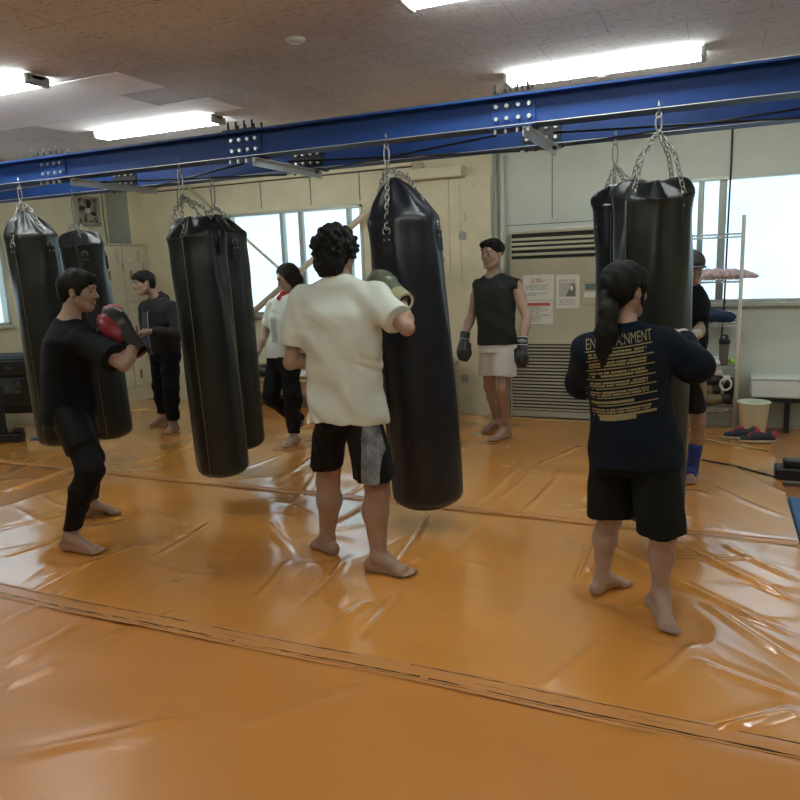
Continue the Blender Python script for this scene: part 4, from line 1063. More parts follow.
def face_parts(root,P,A,k,body,brow='brow',eyes=(1,-1)):
    s,f,up=A
    for q in eyes:
        o=sdf_obj('eye',SDF().u(ell(P(q*.031,.0835,.006),(.011*k,.0045*k,.0038*k),A)),.0016,M['eye'],body,0)
        o=sdf_obj('eyebrow',SDF().u(rcone(P(q*.017,.091,.026),P(q*.045,.078,.028),.0034*k,.0026*k)),.002,M['hair'],body,0)
    sdf_obj('lips',SDF().u(ell(P(0,.0855,-.050),(.022*k,.010*k,.0052*k),A),.002).u(ell(P(0,.084,-.0615),(.018*k,.010*k,.006*k),A),.002).sub(ell(P(0,.096,-.0557),(.022*k,.007*k,.0018*k),A),.002),.0022,M['lips'],body,0)
def hairnoise(amp,freq,seed): return folds(amp,[((1,.3,.2),freq,1),((.2,1,.4),freq*1.2,.8),((.5,-.6,1),freq*.8,.7)],seed)
def body_base(J,S,kind,bulk=1.0,hand_fn=None,arm=1.0,leg=1.0):
    g={k:np.array(v,float) for k,v in J.items()}
    up=unit(g['neck']-g['pelv']); sd=unit(g['rsh']-g['lsh']); sd=unit(sd-up*sd.dot(up)); fr=np.cross(up,sd)   # fr = front
    A=[sd,fr,up]; L=np.linalg.norm(g['neck']-g['pelv']); sw=np.linalg.norm(g['rsh']-g['lsh'])/2
    at=lambda t: g['pelv']*(1-t)+g['neck']*t
    b=bulk
    S.u(ell(at(.70),(sw*.82*b,.105*b,.20),A),.03).u(ell(at(.35),(sw*.68*b,.095*b,.17),A),.05).u(ell(at(.05),(sw*.80*b,.105*b,.13),A),.05)
    hb=g['headbase']
    S.u(rcone(at(.93),hb,.056*b if kind=='m' else .047*b,.050*b if kind=='m' else .042*b),.03)
    for q in ('l','r'):
        sh,el,wr=g[q+'sh'],g[q+'el'],g[q+'wr']
        S.u(rcone(at(.96),sh+up*.005,.040*b,.042*b),.035)
        m=sh*.62+el*.38; S.u(rcone(sh,m,.046*arm,.047*arm),.03).u(rcone(m,el,.047*arm,.036*arm),.02)
        m=el*.68+wr*.32; S.u(rcone(el,m,.036*arm,.040*arm),.015).u(rcone(m,wr,.040*arm,.0255*arm,),.02)
        hp,kn,an=g[q+'hip'],g[q+'kn'],g[q+'an']
        S.u(rcone(hp,kn,.080*min(leg,1),.050*leg),.04)
        bk=unit(kn-an); back=-fr if q+'toe' not in g else -unit(np.array([*(g[q+'toe']-an)[:2],0]))
        m=kn*.68+an*.32+back*.016; S.u(rcone(kn,m,.046*leg,.053*leg),.025).u(rcone(m,an,.051*leg,.030*leg),.025)
        S.u(ell(kn-back*.012,(.036*leg,.036*leg,.045*leg)),.02)
    return g,A,at,sw
def sleeve(S,a,b,r0,r1,k=.03):
    d=unit(b-a); S.u(rcone(a,b+d*.05,r0,r1,clips=[(b,d)]),k)
def person(label,loc): return empty('person',loc,label,'person')
def torso_shell(at,g,A,rows):
    """rows (t along pelvis..neck, half width, half depth, forward shift); returns zloft"""
    sd=A[0]; ang=math.atan2(sd[1],sd[0]); st=[]
    for t,rx,ry,sh in rows:
        c=at(t)+A[1]*sh; st.append((c[2],c[0],c[1],rx,ry,ang))
    return zloft(st,2.3)
PX={}
# ---------------------------------------------------------------- white t-shirt man, seen from behind
def white_tee():
    J=dict(neck=(-1.70,3.16,1.455),pelv=(-1.69,3.17,.84),headbase=(-1.72,3.19,1.53),lsh=(-1.895,3.13,1.375),rsh=(-1.50,3.17,1.38),lel=(-1.955,3.08,1.08),lwr=(-1.84,3.29,1.085),
      rel=(-1.30,3.06,1.255),rwr=(-1.40,3.24,1.365),lhip=(-1.79,3.20,.80),rhip=(-1.59,3.15,.80),lkn=(-1.875,3.25,.42),rkn=(-1.53,3.15,.43),lan=(-1.915,3.275,.085),ran=(-1.53,3.125,.085),ltoe=(-2.055,3.33,.012),rtoe=(-1.335,3.115,.012))
    R=person('man in white t-shirt and black shorts seen from behind, at the middle bag',(-1.7,3.17,0))
    S=SDF(); g,A,at,sw=body_base(J,S,'m',1.0,leg=1.27,arm=.94); S.u(rcone((-1.70,3.15,1.44),(-1.72,3.175,1.56),.066,.060),.02)
    f=unit((.06,1,.02)); P,HA=head(S,(-1.722,3.20,1.60),f,k=1.04)
    foot(S,J['lan'],J['ltoe'],1.08,-1); foot(S,J['ran'],J['rtoe'],1.12,1)
    hand(S,J['rwr'],(-.76,.50,.40),(.2,.2,1),.8,.72,thumb=False); hand(S,J['lwr'],(.5,.85,.1),(0,0,1),.8,.72,thumb=False)
    S.cut(lambda X,Y,Z:.0035-Z); body=sdf_obj('body',S,.0045,M['skin'],R)
    # curly hair
    H=SDF().u(ell(P(0,-.014,.040),(.104,.118,.106),HA)).u(ell(P(0,-.072,-.030),(.084,.052,.085),HA),.02); r=random.Random(8)
    for i in range(150):
        a=r.uniform(0,2*PI); e=r.uniform(-.5,1.45); q=P(.104*math.cos(a)*math.cos(e),-.016+.118*math.sin(a)*math.cos(e),.036+.106*math.sin(e)); rr=r.uniform(.007,.016); H.u(ell(q,(rr,rr,rr)),.008)
    hl=P(0,.062,.04); H.cut(half(hl,HA[1]*.9-HA[2]*.55)); H.cut(half(P(0,-.02,-.100),-HA[2]-HA[1]*.1))
    H.disp(hairnoise(.0022,150,3)); sdf_obj('hair',H,.005,M['hair'],body)
    # shirt
    T=SDF().u(ell(at(.985),(.11,.075,.055),A)).u(torso_shell(at,g,A,[(-.10,.204,.155,0),(.1,.200,.144,0),(.35,.196,.130,-.005),(.6,.205,.132,-.01),(.8,.215,.125,-.005),(.93,.15,.095,0),(1.0,.09,.07,0)]))
    for q in 'lr':
        sh,el=g[q+'sh'],g[q+'el']; T.u(rcone(at(.99)+Z3*.0,sh+Z3*.005,.058,.062),.05)
        sleeve(T,sh,sh+(el-sh)*(.74 if q=='l' else .72),.068,.076 if q=='l' else .078,.05)
    T.disp(folds(.0065,[((.8,.1,.75),26,1),((.7,.2,.9),44,.6),((-.3,.4,1),30,.4)],4))
    T.disp(lambda X,Y,Z: .0065*np.clip((1.3-Z)/.3,0,1)*np.clip((Z-.76)/.15,.15,1)*np.sin(34*(X*.75+Z*.8)+2*np.sin(9*Z)))
    T.disp(lambda X,Y,Z:.0028*np.clip((1.36-Z)/.2,0,1)*np.sin(85*(X*.62+Z*.78)+3*np.sin(14*X+9*Z)+2*np.sin(23*Z-8*X))*(.5+.5*np.sin(11*X-13*Z))); c=at(1.05)+Z3*.03; T.sub(ell(c+A[1]*.035,(.070,.070,.045),A),.004)
    sdf_obj('t_shirt',T,.006,M['teewhite'],body)
    # shorts
    def shorts_leg(D,hp,hem,r0,r1,k=.02):
        d=unit(np.array(hem)-np.array(hp)); D.u(rcone(hp,np.array(hem)+d*.03,r0,r1,clips=[(hem,(0,0,-1))],flat=(A[1],1.12)),k)
    D=SDF().u(zloft([(.74,-1.69,3.175,.175,.125,.05),(.85,-1.69,3.17,.172,.122,.05),(.95,-1.69,3.17,.165,.115,.05)],2.2))
    shorts_leg(D,(-1.785,3.195,.80),(-1.868,3.225,.505),.088,.088,.01); shorts_leg(D,(-1.60,3.155,.80),(-1.545,3.15,.49),.088,.106,.01)
    D.disp(folds(.004,[((1,.2,.1),34,1),((.7,.2,.6),50,.5)],9)); so=sdf_obj('shorts',D,.006,M['shortblack'],body)
    # camouflage side panel on the right leg, a slightly larger shell cut to a strip
    D=SDF().u(zloft([(.74,-1.69,3.175,.1775,.1275,.05),(.85,-1.69,3.17,.1745,.1245,.05)],2.2)); D.u(rcone((-1.60,3.155,.80),np.array((-1.545,3.15,.49))+unit(np.array((.055,-.005,-.31)))*.03,.0905,.1085,clips=[((0,0,.492),(0,0,-1))],flat=(A[1],1.12)),.02)
    D.disp(folds(.004,[((1,.2,.1),34,1),((.7,.2,.6),50,.5)],9))
    D.cut(lambda X,Y,Z:np.maximum(np.maximum(-1.565+.02*(Z-.6)-X,X+1.475),Y-3.15)); sdf_obj('side_panel',D,.005,M['camo'],so)
    # gloves
    gl=glove_obj('boxing_glove',None,None,(-1.415,3.245,1.385),(-.76,.50,.40),(.25,.25,1),'oliveg',1.2,None,'khaki',body,side=-1)
    w=np.array((-1.415,3.245,1.385)); fd=unit((-.76,.50,.40))
    q=SDF().u(rcone(w-fd*.058,w-fd*.046,.047,.047,clips=[(w-fd*.056,-fd),(w-fd*.048,fd)])).sub(rcone(w-fd*.08,w-fd*.02,.038,.038),.001); sdf_obj('cuff_edge',q,.004,M['whiterub'],gl)
    q=SDF().u(rcone(w-fd*.046,w-fd*.026,.0475,.0475,clips=[(w-fd*.044,-fd),(w-fd*.028,fd)])); sdf_obj('cuff_strap',q,.004,M['gloveleather'],gl)
    gl=glove_obj('boxing_glove',None,None,(-1.84,3.29,1.085),(.5,.85,.12),(0,0,1),'gloveleather',.98,None,'whiterub',body)
white_tee()
# ---------------------------------------------------------------- black t-shirt boxer at left
def black_tee():
    J=dict(neck=(-3.42,3.06,1.30),pelv=(-3.49,3.05,.80),headbase=(-3.40,3.09,1.395),lsh=(-3.58,3.20,1.215),rsh=(-3.235,2.99,1.20),rel=(-2.90,2.92,1.075),rwr=(-2.97,3.10,1.17),lel=(-3.46,3.40,1.04),lwr=(-3.37,3.33,1.18),
      rhip=(-3.42,2.98,.78),lhip=(-3.56,3.13,.78),rkn=(-3.195,2.89,.475),lkn=(-3.57,3.25,.42),ran=(-3.335,2.815,.09),lan=(-3.69,3.315,.085),rtoe=(-3.12,2.835,.012),ltoe=(-3.55,3.42,.012))
    R=person('man in a black t-shirt and black leggings at left, guarding his face with red gloves',(-3.48,3.05,0))
    S=SDF(); g,A,at,sw=body_base(J,S,'m',1.0)
    f=unit((.93,.40,-.10)); P,HA=head(S,(-3.372,3.115,1.465),f,k=1.02)
    foot(S,J['ran'],J['rtoe'],1.0,1); foot(S,J['lan'],J['ltoe'],1.0,-1)
    hand(S,J['rwr'],(-.72,.05,.70),(1,.2,.4),.8,.75,thumb=False); hand(S,J['lwr'],(.45,.0,.45),(0,1,0),.8,.7,thumb=False)
    S.cut(lambda X,Y,Z:.0035-Z); body=sdf_obj('body',S,.0045,M['skin'],R); face_parts(R,P,HA,1.02,body)
    H=SDF().u(ell(P(0,-.014,.036),(.088,.108,.094),HA)).u(ell(P(0,-.070,-.01),(.070,.045,.070),HA),.03).u(ell(P(0,.045,.072),(.066,.052,.040),HA),.02)
    H.cut(half(P(0,.040,.0),HA[1]*.95-HA[2]*.85)); H.cut(half(P(0,-.02,-.075),-HA[2]))
    H.sub(ell(P(-.08,.0,-.012),(.03,.026,.036),HA),.006).sub(ell(P(.08,.0,-.012),(.03,.026,.036),HA),.006)
    for q in (-1,1): H.u(rcone(P(q*.072,.030,.03),P(q*.072,.026,-.012),.009,.006),.01)
    H.disp(hairnoise(.0025,110,5)); sdf_obj('hair',H,.005,M['hair'],body)
    T=SDF().u(torso_shell(at,g,A,[(-.18,.190,.155,0),(.05,.185,.150,0),(.35,.182,.142,0),(.6,.195,.140,-.01),(.8,.205,.132,0),(.93,.15,.10,0),(1.0,.085,.07,0)]))
    for q in 'lr':
        sh,el=g[q+'sh'],g[q+'el']; T.u(rcone(at(.97)-Z3*.01,sh,.052,.064),.05); sleeve(T,sh,sh+(el-sh)*.80,.072,.085,.05)
    T.disp(folds(.0045,[((.8,.1,.75),26,1),((.3,.9,.6),40,.6)],14)); c=at(1.03)+Z3*.01; T.sub(ell(c+A[1]*.02,(.066,.075,.045),A),.006)
    sdf_obj('t_shirt',T,.006,M['teeblack'],body)
    D=SDF().u(zloft([(.62,-3.50,3.06,.16,.15,A0(A)),(.8,-3.49,3.05,.165,.135,A0(A)),(.9,-3.48,3.05,.16,.13,A0(A))],2.2))
    for hp,kn,t in ((J['rhip'],J['rkn'],.66),(J['lhip'],J['lkn'],.62)):
        hp=np.array(hp);kn=np.array(kn); e=hp+(kn-hp)*t; d=unit(kn-hp); D.u(rcone(hp,e+d*.03,.102,.096,clips=[(e,d)]),.03)
    D.disp(folds(.004,[((1,.2,.3),30,1)],19)); sdf_obj('shorts',D,.007,M['shortblack'],body)
    Lg=SDF()
    for q in 'rl':
        hp,kn,an=g[q+'hip'],g[q+'kn'],g[q+'an']; bk=-unit(np.array([*(g[q+'toe']-an)[:2],0]))
        Lg.u(rcone(hp,kn,.094,.072),.03); m=kn*.68+an*.32+bk*.016; e=an+Z3*.0; Lg.u(rcone(kn,m,.070,.069),.03); d=unit(e-m); Lg.u(rcone(m,e+d*.02,.067,.041,clips=[(an+Z3*.045,(0,0,-1))]),.03)
    Lg.disp(folds(.002,[((.1,.2,1),55,1)],23)); sdf_obj('leggings',Lg,.006,M['legging'],body)
    w=np.array((-2.975,3.085,1.165)); fd=unit((-.72,.05,.70))
    gl=glove_obj('boxing_glove',None,None,w,fd,(.75,-.2,.45),'gloveleather',1.28,None,'gloveleather',body,side=1)
    # red wing on the camera side of the glove
    A3=[np.cross(fd,unit((.75,-.2,.45))),fd,unit((.75,-.2,.45))]
    nn=unit(np.array((.35,-.93,.05))-fd*np.dot(fd,(.35,-.93,.05))); q=SDF().u(ell(w+fd*.140+nn*.046-np.cross(fd,nn)*.022,(.054,.108,.060),[np.cross(fd,nn),fd,nn])); sdf_obj('palm_panel',q,.005,M['redglove'],gl)
    q=SDF().u(rcone(w-fd*.062,w-fd*.046,.051,.050,clips=[(w-fd*.060,-fd),(w-fd*.048,fd)])).sub(rcone(w-fd*.09,w-fd*.02,.044,.044),.001); sdf_obj('cuff_edge',q,.004,M['redglove'],gl)
    # green maker's mark on the cuff, a few unreadable strokes
    b=MB(); n=unit((.55,-.83,.0)); u_=unit(np.cross(fd,n)); 
    for (x0,z0,x1,z1) in strokes(1,.050,.034,31,cw=.8,fill=1,ragged=0):
        c=w-fd*.012+n*.052-u_*.025; b.add([c-u_*(-x0)+fd*z0,c+u_*x1+fd*z0,c+u_*x1+fd*z1,c+u_*x0+fd*z1],[(0,1,2,3)])
    b.build('maker_mark',mat('pale_green_print',(.22,.30,.24),.6),gl)
    w2=np.array((-3.38,3.28,1.22)); gl=glove_obj('boxing_glove',None,None,w2,(.45,.0,.45),(.4,.6,.2),'pinkglove',.95,None,'gloveleather',body)
def A0(A): return math.atan2(A[0][1],A[0][0])
black_tee()
# ---------------------------------------------------------------- jacket man, back left
def jacket_man():
    J=dict(neck=(-4.99,5.55,1.315),pelv=(-5.02,5.62,.80),headbase=(-5.01,5.50,1.395),lsh=(-4.80,5.52,1.225),rsh=(-5.20,5.60,1.225),lel=(-4.69,5.47,.985),lwr=(-4.86,5.27,1.03),rel=(-5.30,5.68,1.0),rwr=(-5.25,5.48,.88),
      lhip=(-4.94,5.60,.78),rhip=(-5.12,5.66,.78),lkn=(-4.87,5.49,.45),rkn=(-5.20,5.70,.44),lan=(-4.92,5.53,.085),ran=(-5.28,5.80,.085),ltoe=(-4.90,5.38,.012),rtoe=(-5.38,5.68,.012))
    R=person('person in a dark zipped jacket and navy trousers beside the lockers, looking left',(-5.02,5.62,0))
    S=SDF(); g,A,at,sw=body_base(J,S,'m',.95)
    f=unit((-.42,-.88,-.12)); P,HA=head(S,(-5.035,5.44,1.475),f,unit((-.12,0,1)),k=.98)
    foot(S,J['lan'],J['ltoe'],1.0,-1); foot(S,J['ran'],J['rtoe'],1.0,1)
    hand(S,J['lwr'],(-.85,-.35,.05),(.1,-.5,.9),.55,side=1); hand(S,J['rwr'],(.1,-.5,-.7),(-1,0,0),.5)
    S.cut(lambda X,Y,Z:.0035-Z); body=sdf_obj('body',S,.007,M['skin'],R); face_parts(R,P,HA,.98,body)
    H=SDF().u(ell(P(0,-.014,.040),(.086,.104,.088),HA)).u(ell(P(0,.050,.070),(.060,.045,.034),HA),.02).u(ell(P(0,-.065,-.01),(.066,.045,.06),HA),.03)
    H.cut(half(P(0,.045,.01),HA[1]*.9-HA[2]*.9)); H.cut(half(P(0,-.02,-.07),-HA[2])); H.sub(ell(P(-.08,.0,-.012),(.03,.026,.034),HA),.006).sub(ell(P(.08,.0,-.012),(.03,.026,.034),HA),.006)
    H.disp(hairnoise(.002,110,6)); sdf_obj('hair',H,.006,M['hair'],body)
    rows=[(-.04,.172,.135,0),(.1,.190,.15,.01),(.35,.200,.150,.01),(.6,.200,.142,0),(.8,.200,.128,0),(.93,.15,.10,0),(1.0,.09,.085,0)]
    T=SDF().u(torso_shell(at,g,A,rows))
    for q in 'lr':
        sh,el,wr=g[q+'sh'],g[q+'el'],g[q+'wr']; T.u(rcone(at(.97)-Z3*.01,sh,.055,.062),.05).u(rcone(sh,el,.064,.056),.04); sleeve(T,el,el+(wr-el)*.93,.056,.042,.02)
    T.disp(folds(.006,[((.8,.1,.75),22,1),((.3,.9,.6),36,.6),((.1,.1,1),40,.4)],24)); 
    tj=sdf_obj('jacket',T,.007,M['jacket'],body)
    Cc=SDF().u(rcone(at(.96)+A[1]*.01,at(1.12)+A[1]*.02,.088,.070,clips=[(at(1.10),unit(g['headbase']-g['neck']))])).u(ell(at(1.0)-A[1]*.05,(.10,.06,.055),A),.03).sub(rcone(at(1.05)+A[1]*.03,at(1.3)+A[1]*.05,.055,.058),.005).disp(folds(.004,[((1,.2,.8),45,1)],3))
    sdf_obj('hood',Cc,.006,M['jacket'],tj)
    # grey front panels either side of the zip
    rows2=[(t,a+.0025,b_+.0025,s_) for t,a,b_,s_ in rows]
    T=SDF().u(torso_shell(at,g,A,rows2)); T.disp(folds(.006,[((.8,.1,.75),22,1),((.3,.9,.6),36,.6),((.1,.1,1),40,.4)],24))
    c0=at(.4); sd=A[0]; fr=A[1]
    T.cut(lambda X,Y,Z:np.maximum(np.abs((X-c0[0])*sd[0]+(Y-c0[1])*sd[1]-.062)-.052-.06*np.clip(1.15-Z,0,1)*.3,-((X-c0[0])*fr[0]+(Y-c0[1])*fr[1]))); T.cut(lambda X,Y,Z:Z-1.20)
    sdf_obj('front_panel',T,.006,M['jacketpanel'],tj)
    pts=[]
    for i in range(12):
        t=.03+.88*i/11; c=at(t); ry=np.interp(t,[r[0] for r in rows],[r[2] for r in rows]); pts.append(c+fr*(ry+.006)+sd*.0)
    MB().tube(pts,.0035,5).build('zip',M['zinc'],tj)
    D=SDF().u(zloft([(.70,-5.03,5.63,.155,.12,A0(A)),(.85,-5.02,5.62,.15,.115,A0(A))],2.2))
    for q in 'lr':
        hp,kn,an=g[q+'hip'],g[q+'kn'],g[q+'an']; D.u(rcone(hp,kn,.100,.078),.03).u(rcone(kn,an,.078,.062,clips=[(an+Z3*.035,(0,0,-1))]),.02)
    D.disp(folds(.006,[((.3,.2,1),30,1),((.8,.2,.5),34,.6)],28)); sdf_obj('trousers',D,.008,M['jean'],body)
jacket_man()
# ---------------------------------------------------------------- woman in white t-shirt, behind
def woman_white():
    J=dict(neck=(-3.40,5.40,1.335),pelv=(-3.49,5.40,.82),headbase=(-3.375,5.385,1.41),rsh=(-3.58,5.45,1.245),lsh=(-3.25,5.32,1.25),rel=(-3.69,5.43,.985),rwr=(-3.70,5.27,.80),lel=(-3.15,5.30,.99),lwr=(-3.20,5.15,.84),
      lhip=(-3.41,5.36,.78),rhip=(-3.575,5.43,.78),lkn=(-3.37,5.31,.43),rkn=(-3.60,5.32,.44),lan=(-3.42,5.37,.085),ran=(-3.53,5.66,.16),ltoe=(-3.455,5.225,.012),rtoe=(-3.55,5.52,.03))
    R=person('woman with a bob haircut, white t-shirt and black trousers, by the left window',(-3.49,5.4,0))
    S=SDF(); g,A,at,sw=body_base(J,S,'f',.86,arm=.80,leg=.92)
    f=unit((-.66,-.70,-.42)); P,HA=head(S,(-3.375,5.365,1.482),f,k=.95)
    foot(S,J['lan'],J['ltoe'],.92,-1); foot(S,J['ran'],J['rtoe'],.92,1,heel=(-3.54,5.70,.12))
    hand(S,J['rwr'],(.05,-.35,-.9),(-1,0,0),.6,.9); hand(S,J['lwr'],(0,-.6,-.6),(1,0,0),.4,.9)
    S.cut(lambda X,Y,Z:.0035-Z); body=sdf_obj('body',S,.007,M['skinpale'],R); face_parts(R,P,HA,.95,body)
    H=SDF().u(ell(P(0,-.014,.036),(.088,.106,.088),HA)).u(ell(P(0,-.045,-.045),(.088,.075,.085),HA),.03)
    for q in (-1,1): H.u(rcone(P(q*.070,.030,.03),P(q*.078,.022,-.10),.026,.018),.02)
    H.cut(half(P(0,.058,.06),HA[1]*1.0-HA[2]*.28)); H.sub(ell(P(0,.10,-.01),(.058,.075,.085),HA),.008); H.cut(half((0,0,1.352),(0,0,-1)))
    H.disp(hairnoise(.0018,100,7)); sdf_obj('hair',H,.006,M['hairbrown'],body)
    T=SDF().u(torso_shell(at,g,A,[(-.05,.172,.125,0),(.1,.170,.125,0),(.35,.160,.115,0),(.6,.160,.118,.01),(.8,.168,.110,0),(.93,.13,.085,0),(1.0,.08,.065,0)]))
    for q in 'lr':
        sh,el=g[q+'sh'],g[q+'el']; T.u(rcone(at(.97)-Z3*.01,sh,.046,.052),.05); sleeve(T,sh,sh+(el-sh)*.72,.060,.075,.04)
    T.disp(folds(.005,[((.8,.1,.75),24,1),((.3,.9,.3),34,.6)],34)); c=at(1.03)+Z3*.01; T.sub(ell(c+A[1]*.03,(.062,.075,.045),A),.006)
    tee=sdf_obj('t_shirt',T,.007,M['teewhite'],body)
    c=at(.70)+A[1]*.128-A[0]*.01; b=MB()
    for (x0,z0,x1,z1) in strokes(1,.11,.020,12,ragged=0): b.add([c-A[0]*(x0-.055)+Z3*z0,c-A[0]*(x1-.055)+Z3*z0,c-A[0]*(x1-.055)+Z3*z1,c-A[0]*(x0-.055)+Z3*z1],[(0,1,2,3)])
    b.build('chest_print',M['ink'],tee)
    T2=SDF().u(torso_shell(at,g,A,[(-.05,.1735,.1265,0),(.1,.1715,.1265,0),(.35,.1615,.1165,0),(.6,.1615,.1195,.01),(.8,.1695,.1115,0)])).disp(folds(.005,[((.8,.1,.75),24,1),((.3,.9,.3),34,.6)],34))
    c0=at(.4); sd,fr=A[0],A[1]; T2.cut(lambda X,Y,Z:np.maximum(np.abs((X-c0[0])*sd[0]+(Y-c0[1])*sd[1]+.0)-.045,-((X-c0[0])*fr[0]+(Y-c0[1])*fr[1]))); T2.cut(lambda X,Y,Z:np.maximum(Z-1.15,.93-Z)); sdf_obj('grey_print',T2,.006,M['greyprint'],tee)
    Sc=SDF().u(rcone(at(1.0)-A[0]*.09+Z3*.0,at(1.02)+A[1]*.055,.026,.028)).u(rcone(at(1.02)+A[1]*.055,at(.95)+A[0]*.01+A[1]*.09,.028,.02),.01).u(rcone(at(1.0)-A[0]*.09,at(1.0)-A[1]*.06,.026,.026),.01); Sc.disp(folds(.003,[((1,.2,.8),60,1)],3)); sdf_obj('neck_towel',Sc,.006,M['redscarf'],body)
    D=SDF().u(zloft([(.68,-3.49,5.41,.150,.115,A0(A)),(.86,-3.49,5.40,.145,.11,A0(A))],2.2))
    for q in 'lr':
        hp,kn,an=g[q+'hip'],g[q+'kn'],g[q+'an']; D.u(rcone(hp,kn,.092,.078),.03).u(rcone(kn,an,.078,.058,clips=[(an+Z3*.025,(0,0,-1) if q=='l' else unit(an-kn))]),.02)
    D.disp(folds(.006,[((.3,.2,1),30,1),((.8,.2,.5),34,.6)],38)); sdf_obj('trousers',D,.008,M['legging'],body)
woman_white()
# ---------------------------------------------------------------- sleeveless man
def sleeveless():
    J=dict(neck=(-1.755,6.06,1.435),pelv=(-1.73,6.06,.90),headbase=(-1.755,6.03,1.53),rsh=(-1.905,6.12,1.355),lsh=(-1.545,6.02,1.345),rel=(-1.975,6.12,1.09),rwr=(-2.005,5.98,.91),lel=(-1.455,6.0,1.08),lwr=(-1.465,5.88,.87),
      lhip=(-1.65,6.04,.84),rhip=(-1.81,6.10,.84),lkn=(-1.665,5.97,.46),rkn=(-1.84,6.17,.45),lan=(-1.675,6.10,.085),ran=(-1.845,6.40,.085),ltoe=(-1.75,5.895,.012),rtoe=(-1.93,6.22,.012))
    R=person('man in a charcoal sleeveless shirt and white shorts, beside the air conditioner',(-1.73,6.06,0))
    S=SDF(); g,A,at,sw=body_base(J,S,'m',.95)
    f=unit((-.36,-.92,-.06)); P,HA=head(S,(-1.745,5.995,1.612),f,k=1.06)
    foot(S,J['lan'],J['ltoe'],1.0,-1); foot(S,J['ran'],J['rtoe'],1.0,1)
    hand(S,J['lwr'],(.0,-.12,-1),(.35,-.93,.1),.8,.7,thumb=False); hand(S,J['rwr'],(-.05,-.22,-.95),(-.6,-.8,0),.8,.7,thumb=False)
    S.cut(lambda X,Y,Z:.0035-Z); body=sdf_obj('body',S,.007,M['skin'],R); face_parts(R,P,HA,1.06,body)
    k=1.06
    H=SDF().u(ell(P(0,-.014,.042),(.086*k,.104*k,.084*k),HA)).u(ell(P(0,.040,.080),(.066*k,.045*k,.030*k),HA),.02)
    H.u(ell(P(.01,.055,.088),(.055*k,.035*k,.026*k),HA),.015); H.cut(half(P(0,.060,.050),HA[1]*.9-HA[2]*.8)); H.cut(half(P(0,-.02,-.05),-HA[2])); 
    for q in (-1,1): H.sub(ell(P(q*.08,.0,-.016),(.03,.026,.034),HA),.006)
    H.disp(hairnoise(.003,130,9)); sdf_obj('hair',H,.006,M['hair'],body)
    T=SDF().u(torso_shell(at,g,A,[(-.10,.180,.130,0),(.05,.176,.126,0),(.35,.172,.120,0),(.6,.182,.122,0),(.8,.188,.114,0),(.93,.14,.085,0),(1.0,.08,.065,0)]))
    for q in 'lr':
        sh=g[q+'sh']; o=A[0]*(.03 if q=='r' else -.03); T.u(rcone(at(.97)-Z3*.01,sh+o*.6+Z3*.004,.046,.054,clips=[(sh+o*1.1,unit(o))]),.04)
    T.disp(folds(.0045,[((.8,.1,.75),24,1),((.3,.9,.3),34,.6)],44)); c=at(1.03)+Z3*.012; T.sub(ell(c+A[1]*.03,(.068,.078,.050),A),.006)
    sdf_obj('sleeveless_shirt',T,.007,M['vest'],body)
    D=SDF().u(zloft([(.78,-1.73,6.07,.160,.12,A0(A)),(.93,-1.73,6.06,.155,.115,A0(A))],2.2))
    for hp,hem in (((-1.66,6.05,.84),(-1.655,6.01,.555)),((-1.80,6.10,.84),(-1.82,6.12,.545))):
        D.u(rcone(hp,hem,.100,.104,clips=[((0,0,hem[2]+.025),(0,0,-1))]),.02)
    D.disp(folds(.005,[((1,.2,.1),30,1),((.7,.2,.6),40,.5)],49)); sdf_obj('shorts',D,.007,M['shortwhite'],body)
    for w,fd,u_,nm in (((-1.462,5.885,.875),(.0,-.12,-1),(.35,-.93,.1),1),((-2.0,5.985,.91),(-.05,-.22,-.95),(-.6,-.8,.1),0)):
        gl=glove_obj('boxing_glove',None,None,w,fd,u_,'gloveleather',.98,None,'gloveleather',body,side=1 if nm else -1)
        w=np.array(w); fd=unit(fd)
        for o1 in (-.056,.010): 
            q=SDF().u(rcone(w+fd*o1,w+fd*(o1+.01),.0465,.0465,clips=[(w+fd*o1,-fd),(w+fd*(o1+.006),fd)])); sdf_obj('cuff_edge',q,.004,M['whiterub'],gl)
        if nm:
            n=unit(np.array((.15,-.98,.05))); n=unit(n-fd*n.dot(fd)); x=np.cross(-fd,n)*-1; Rm=Matrix((( x[0],-fd[0],n[0]),(x[1],-fd[1],n[1]),(x[2],-fd[2],n[2])))
            if Rm.determinant()<0: x=-x; Rm=Matrix((( x[0],-fd[0],n[0]),(x[1],-fd[1],n[1]),(x[2],-fd[2],n[2])))
            txt('VEN',.040,w-fd*.006+n*.0475,Rm,'whiterub',gl,name='glove_lettering')
sleeveless()
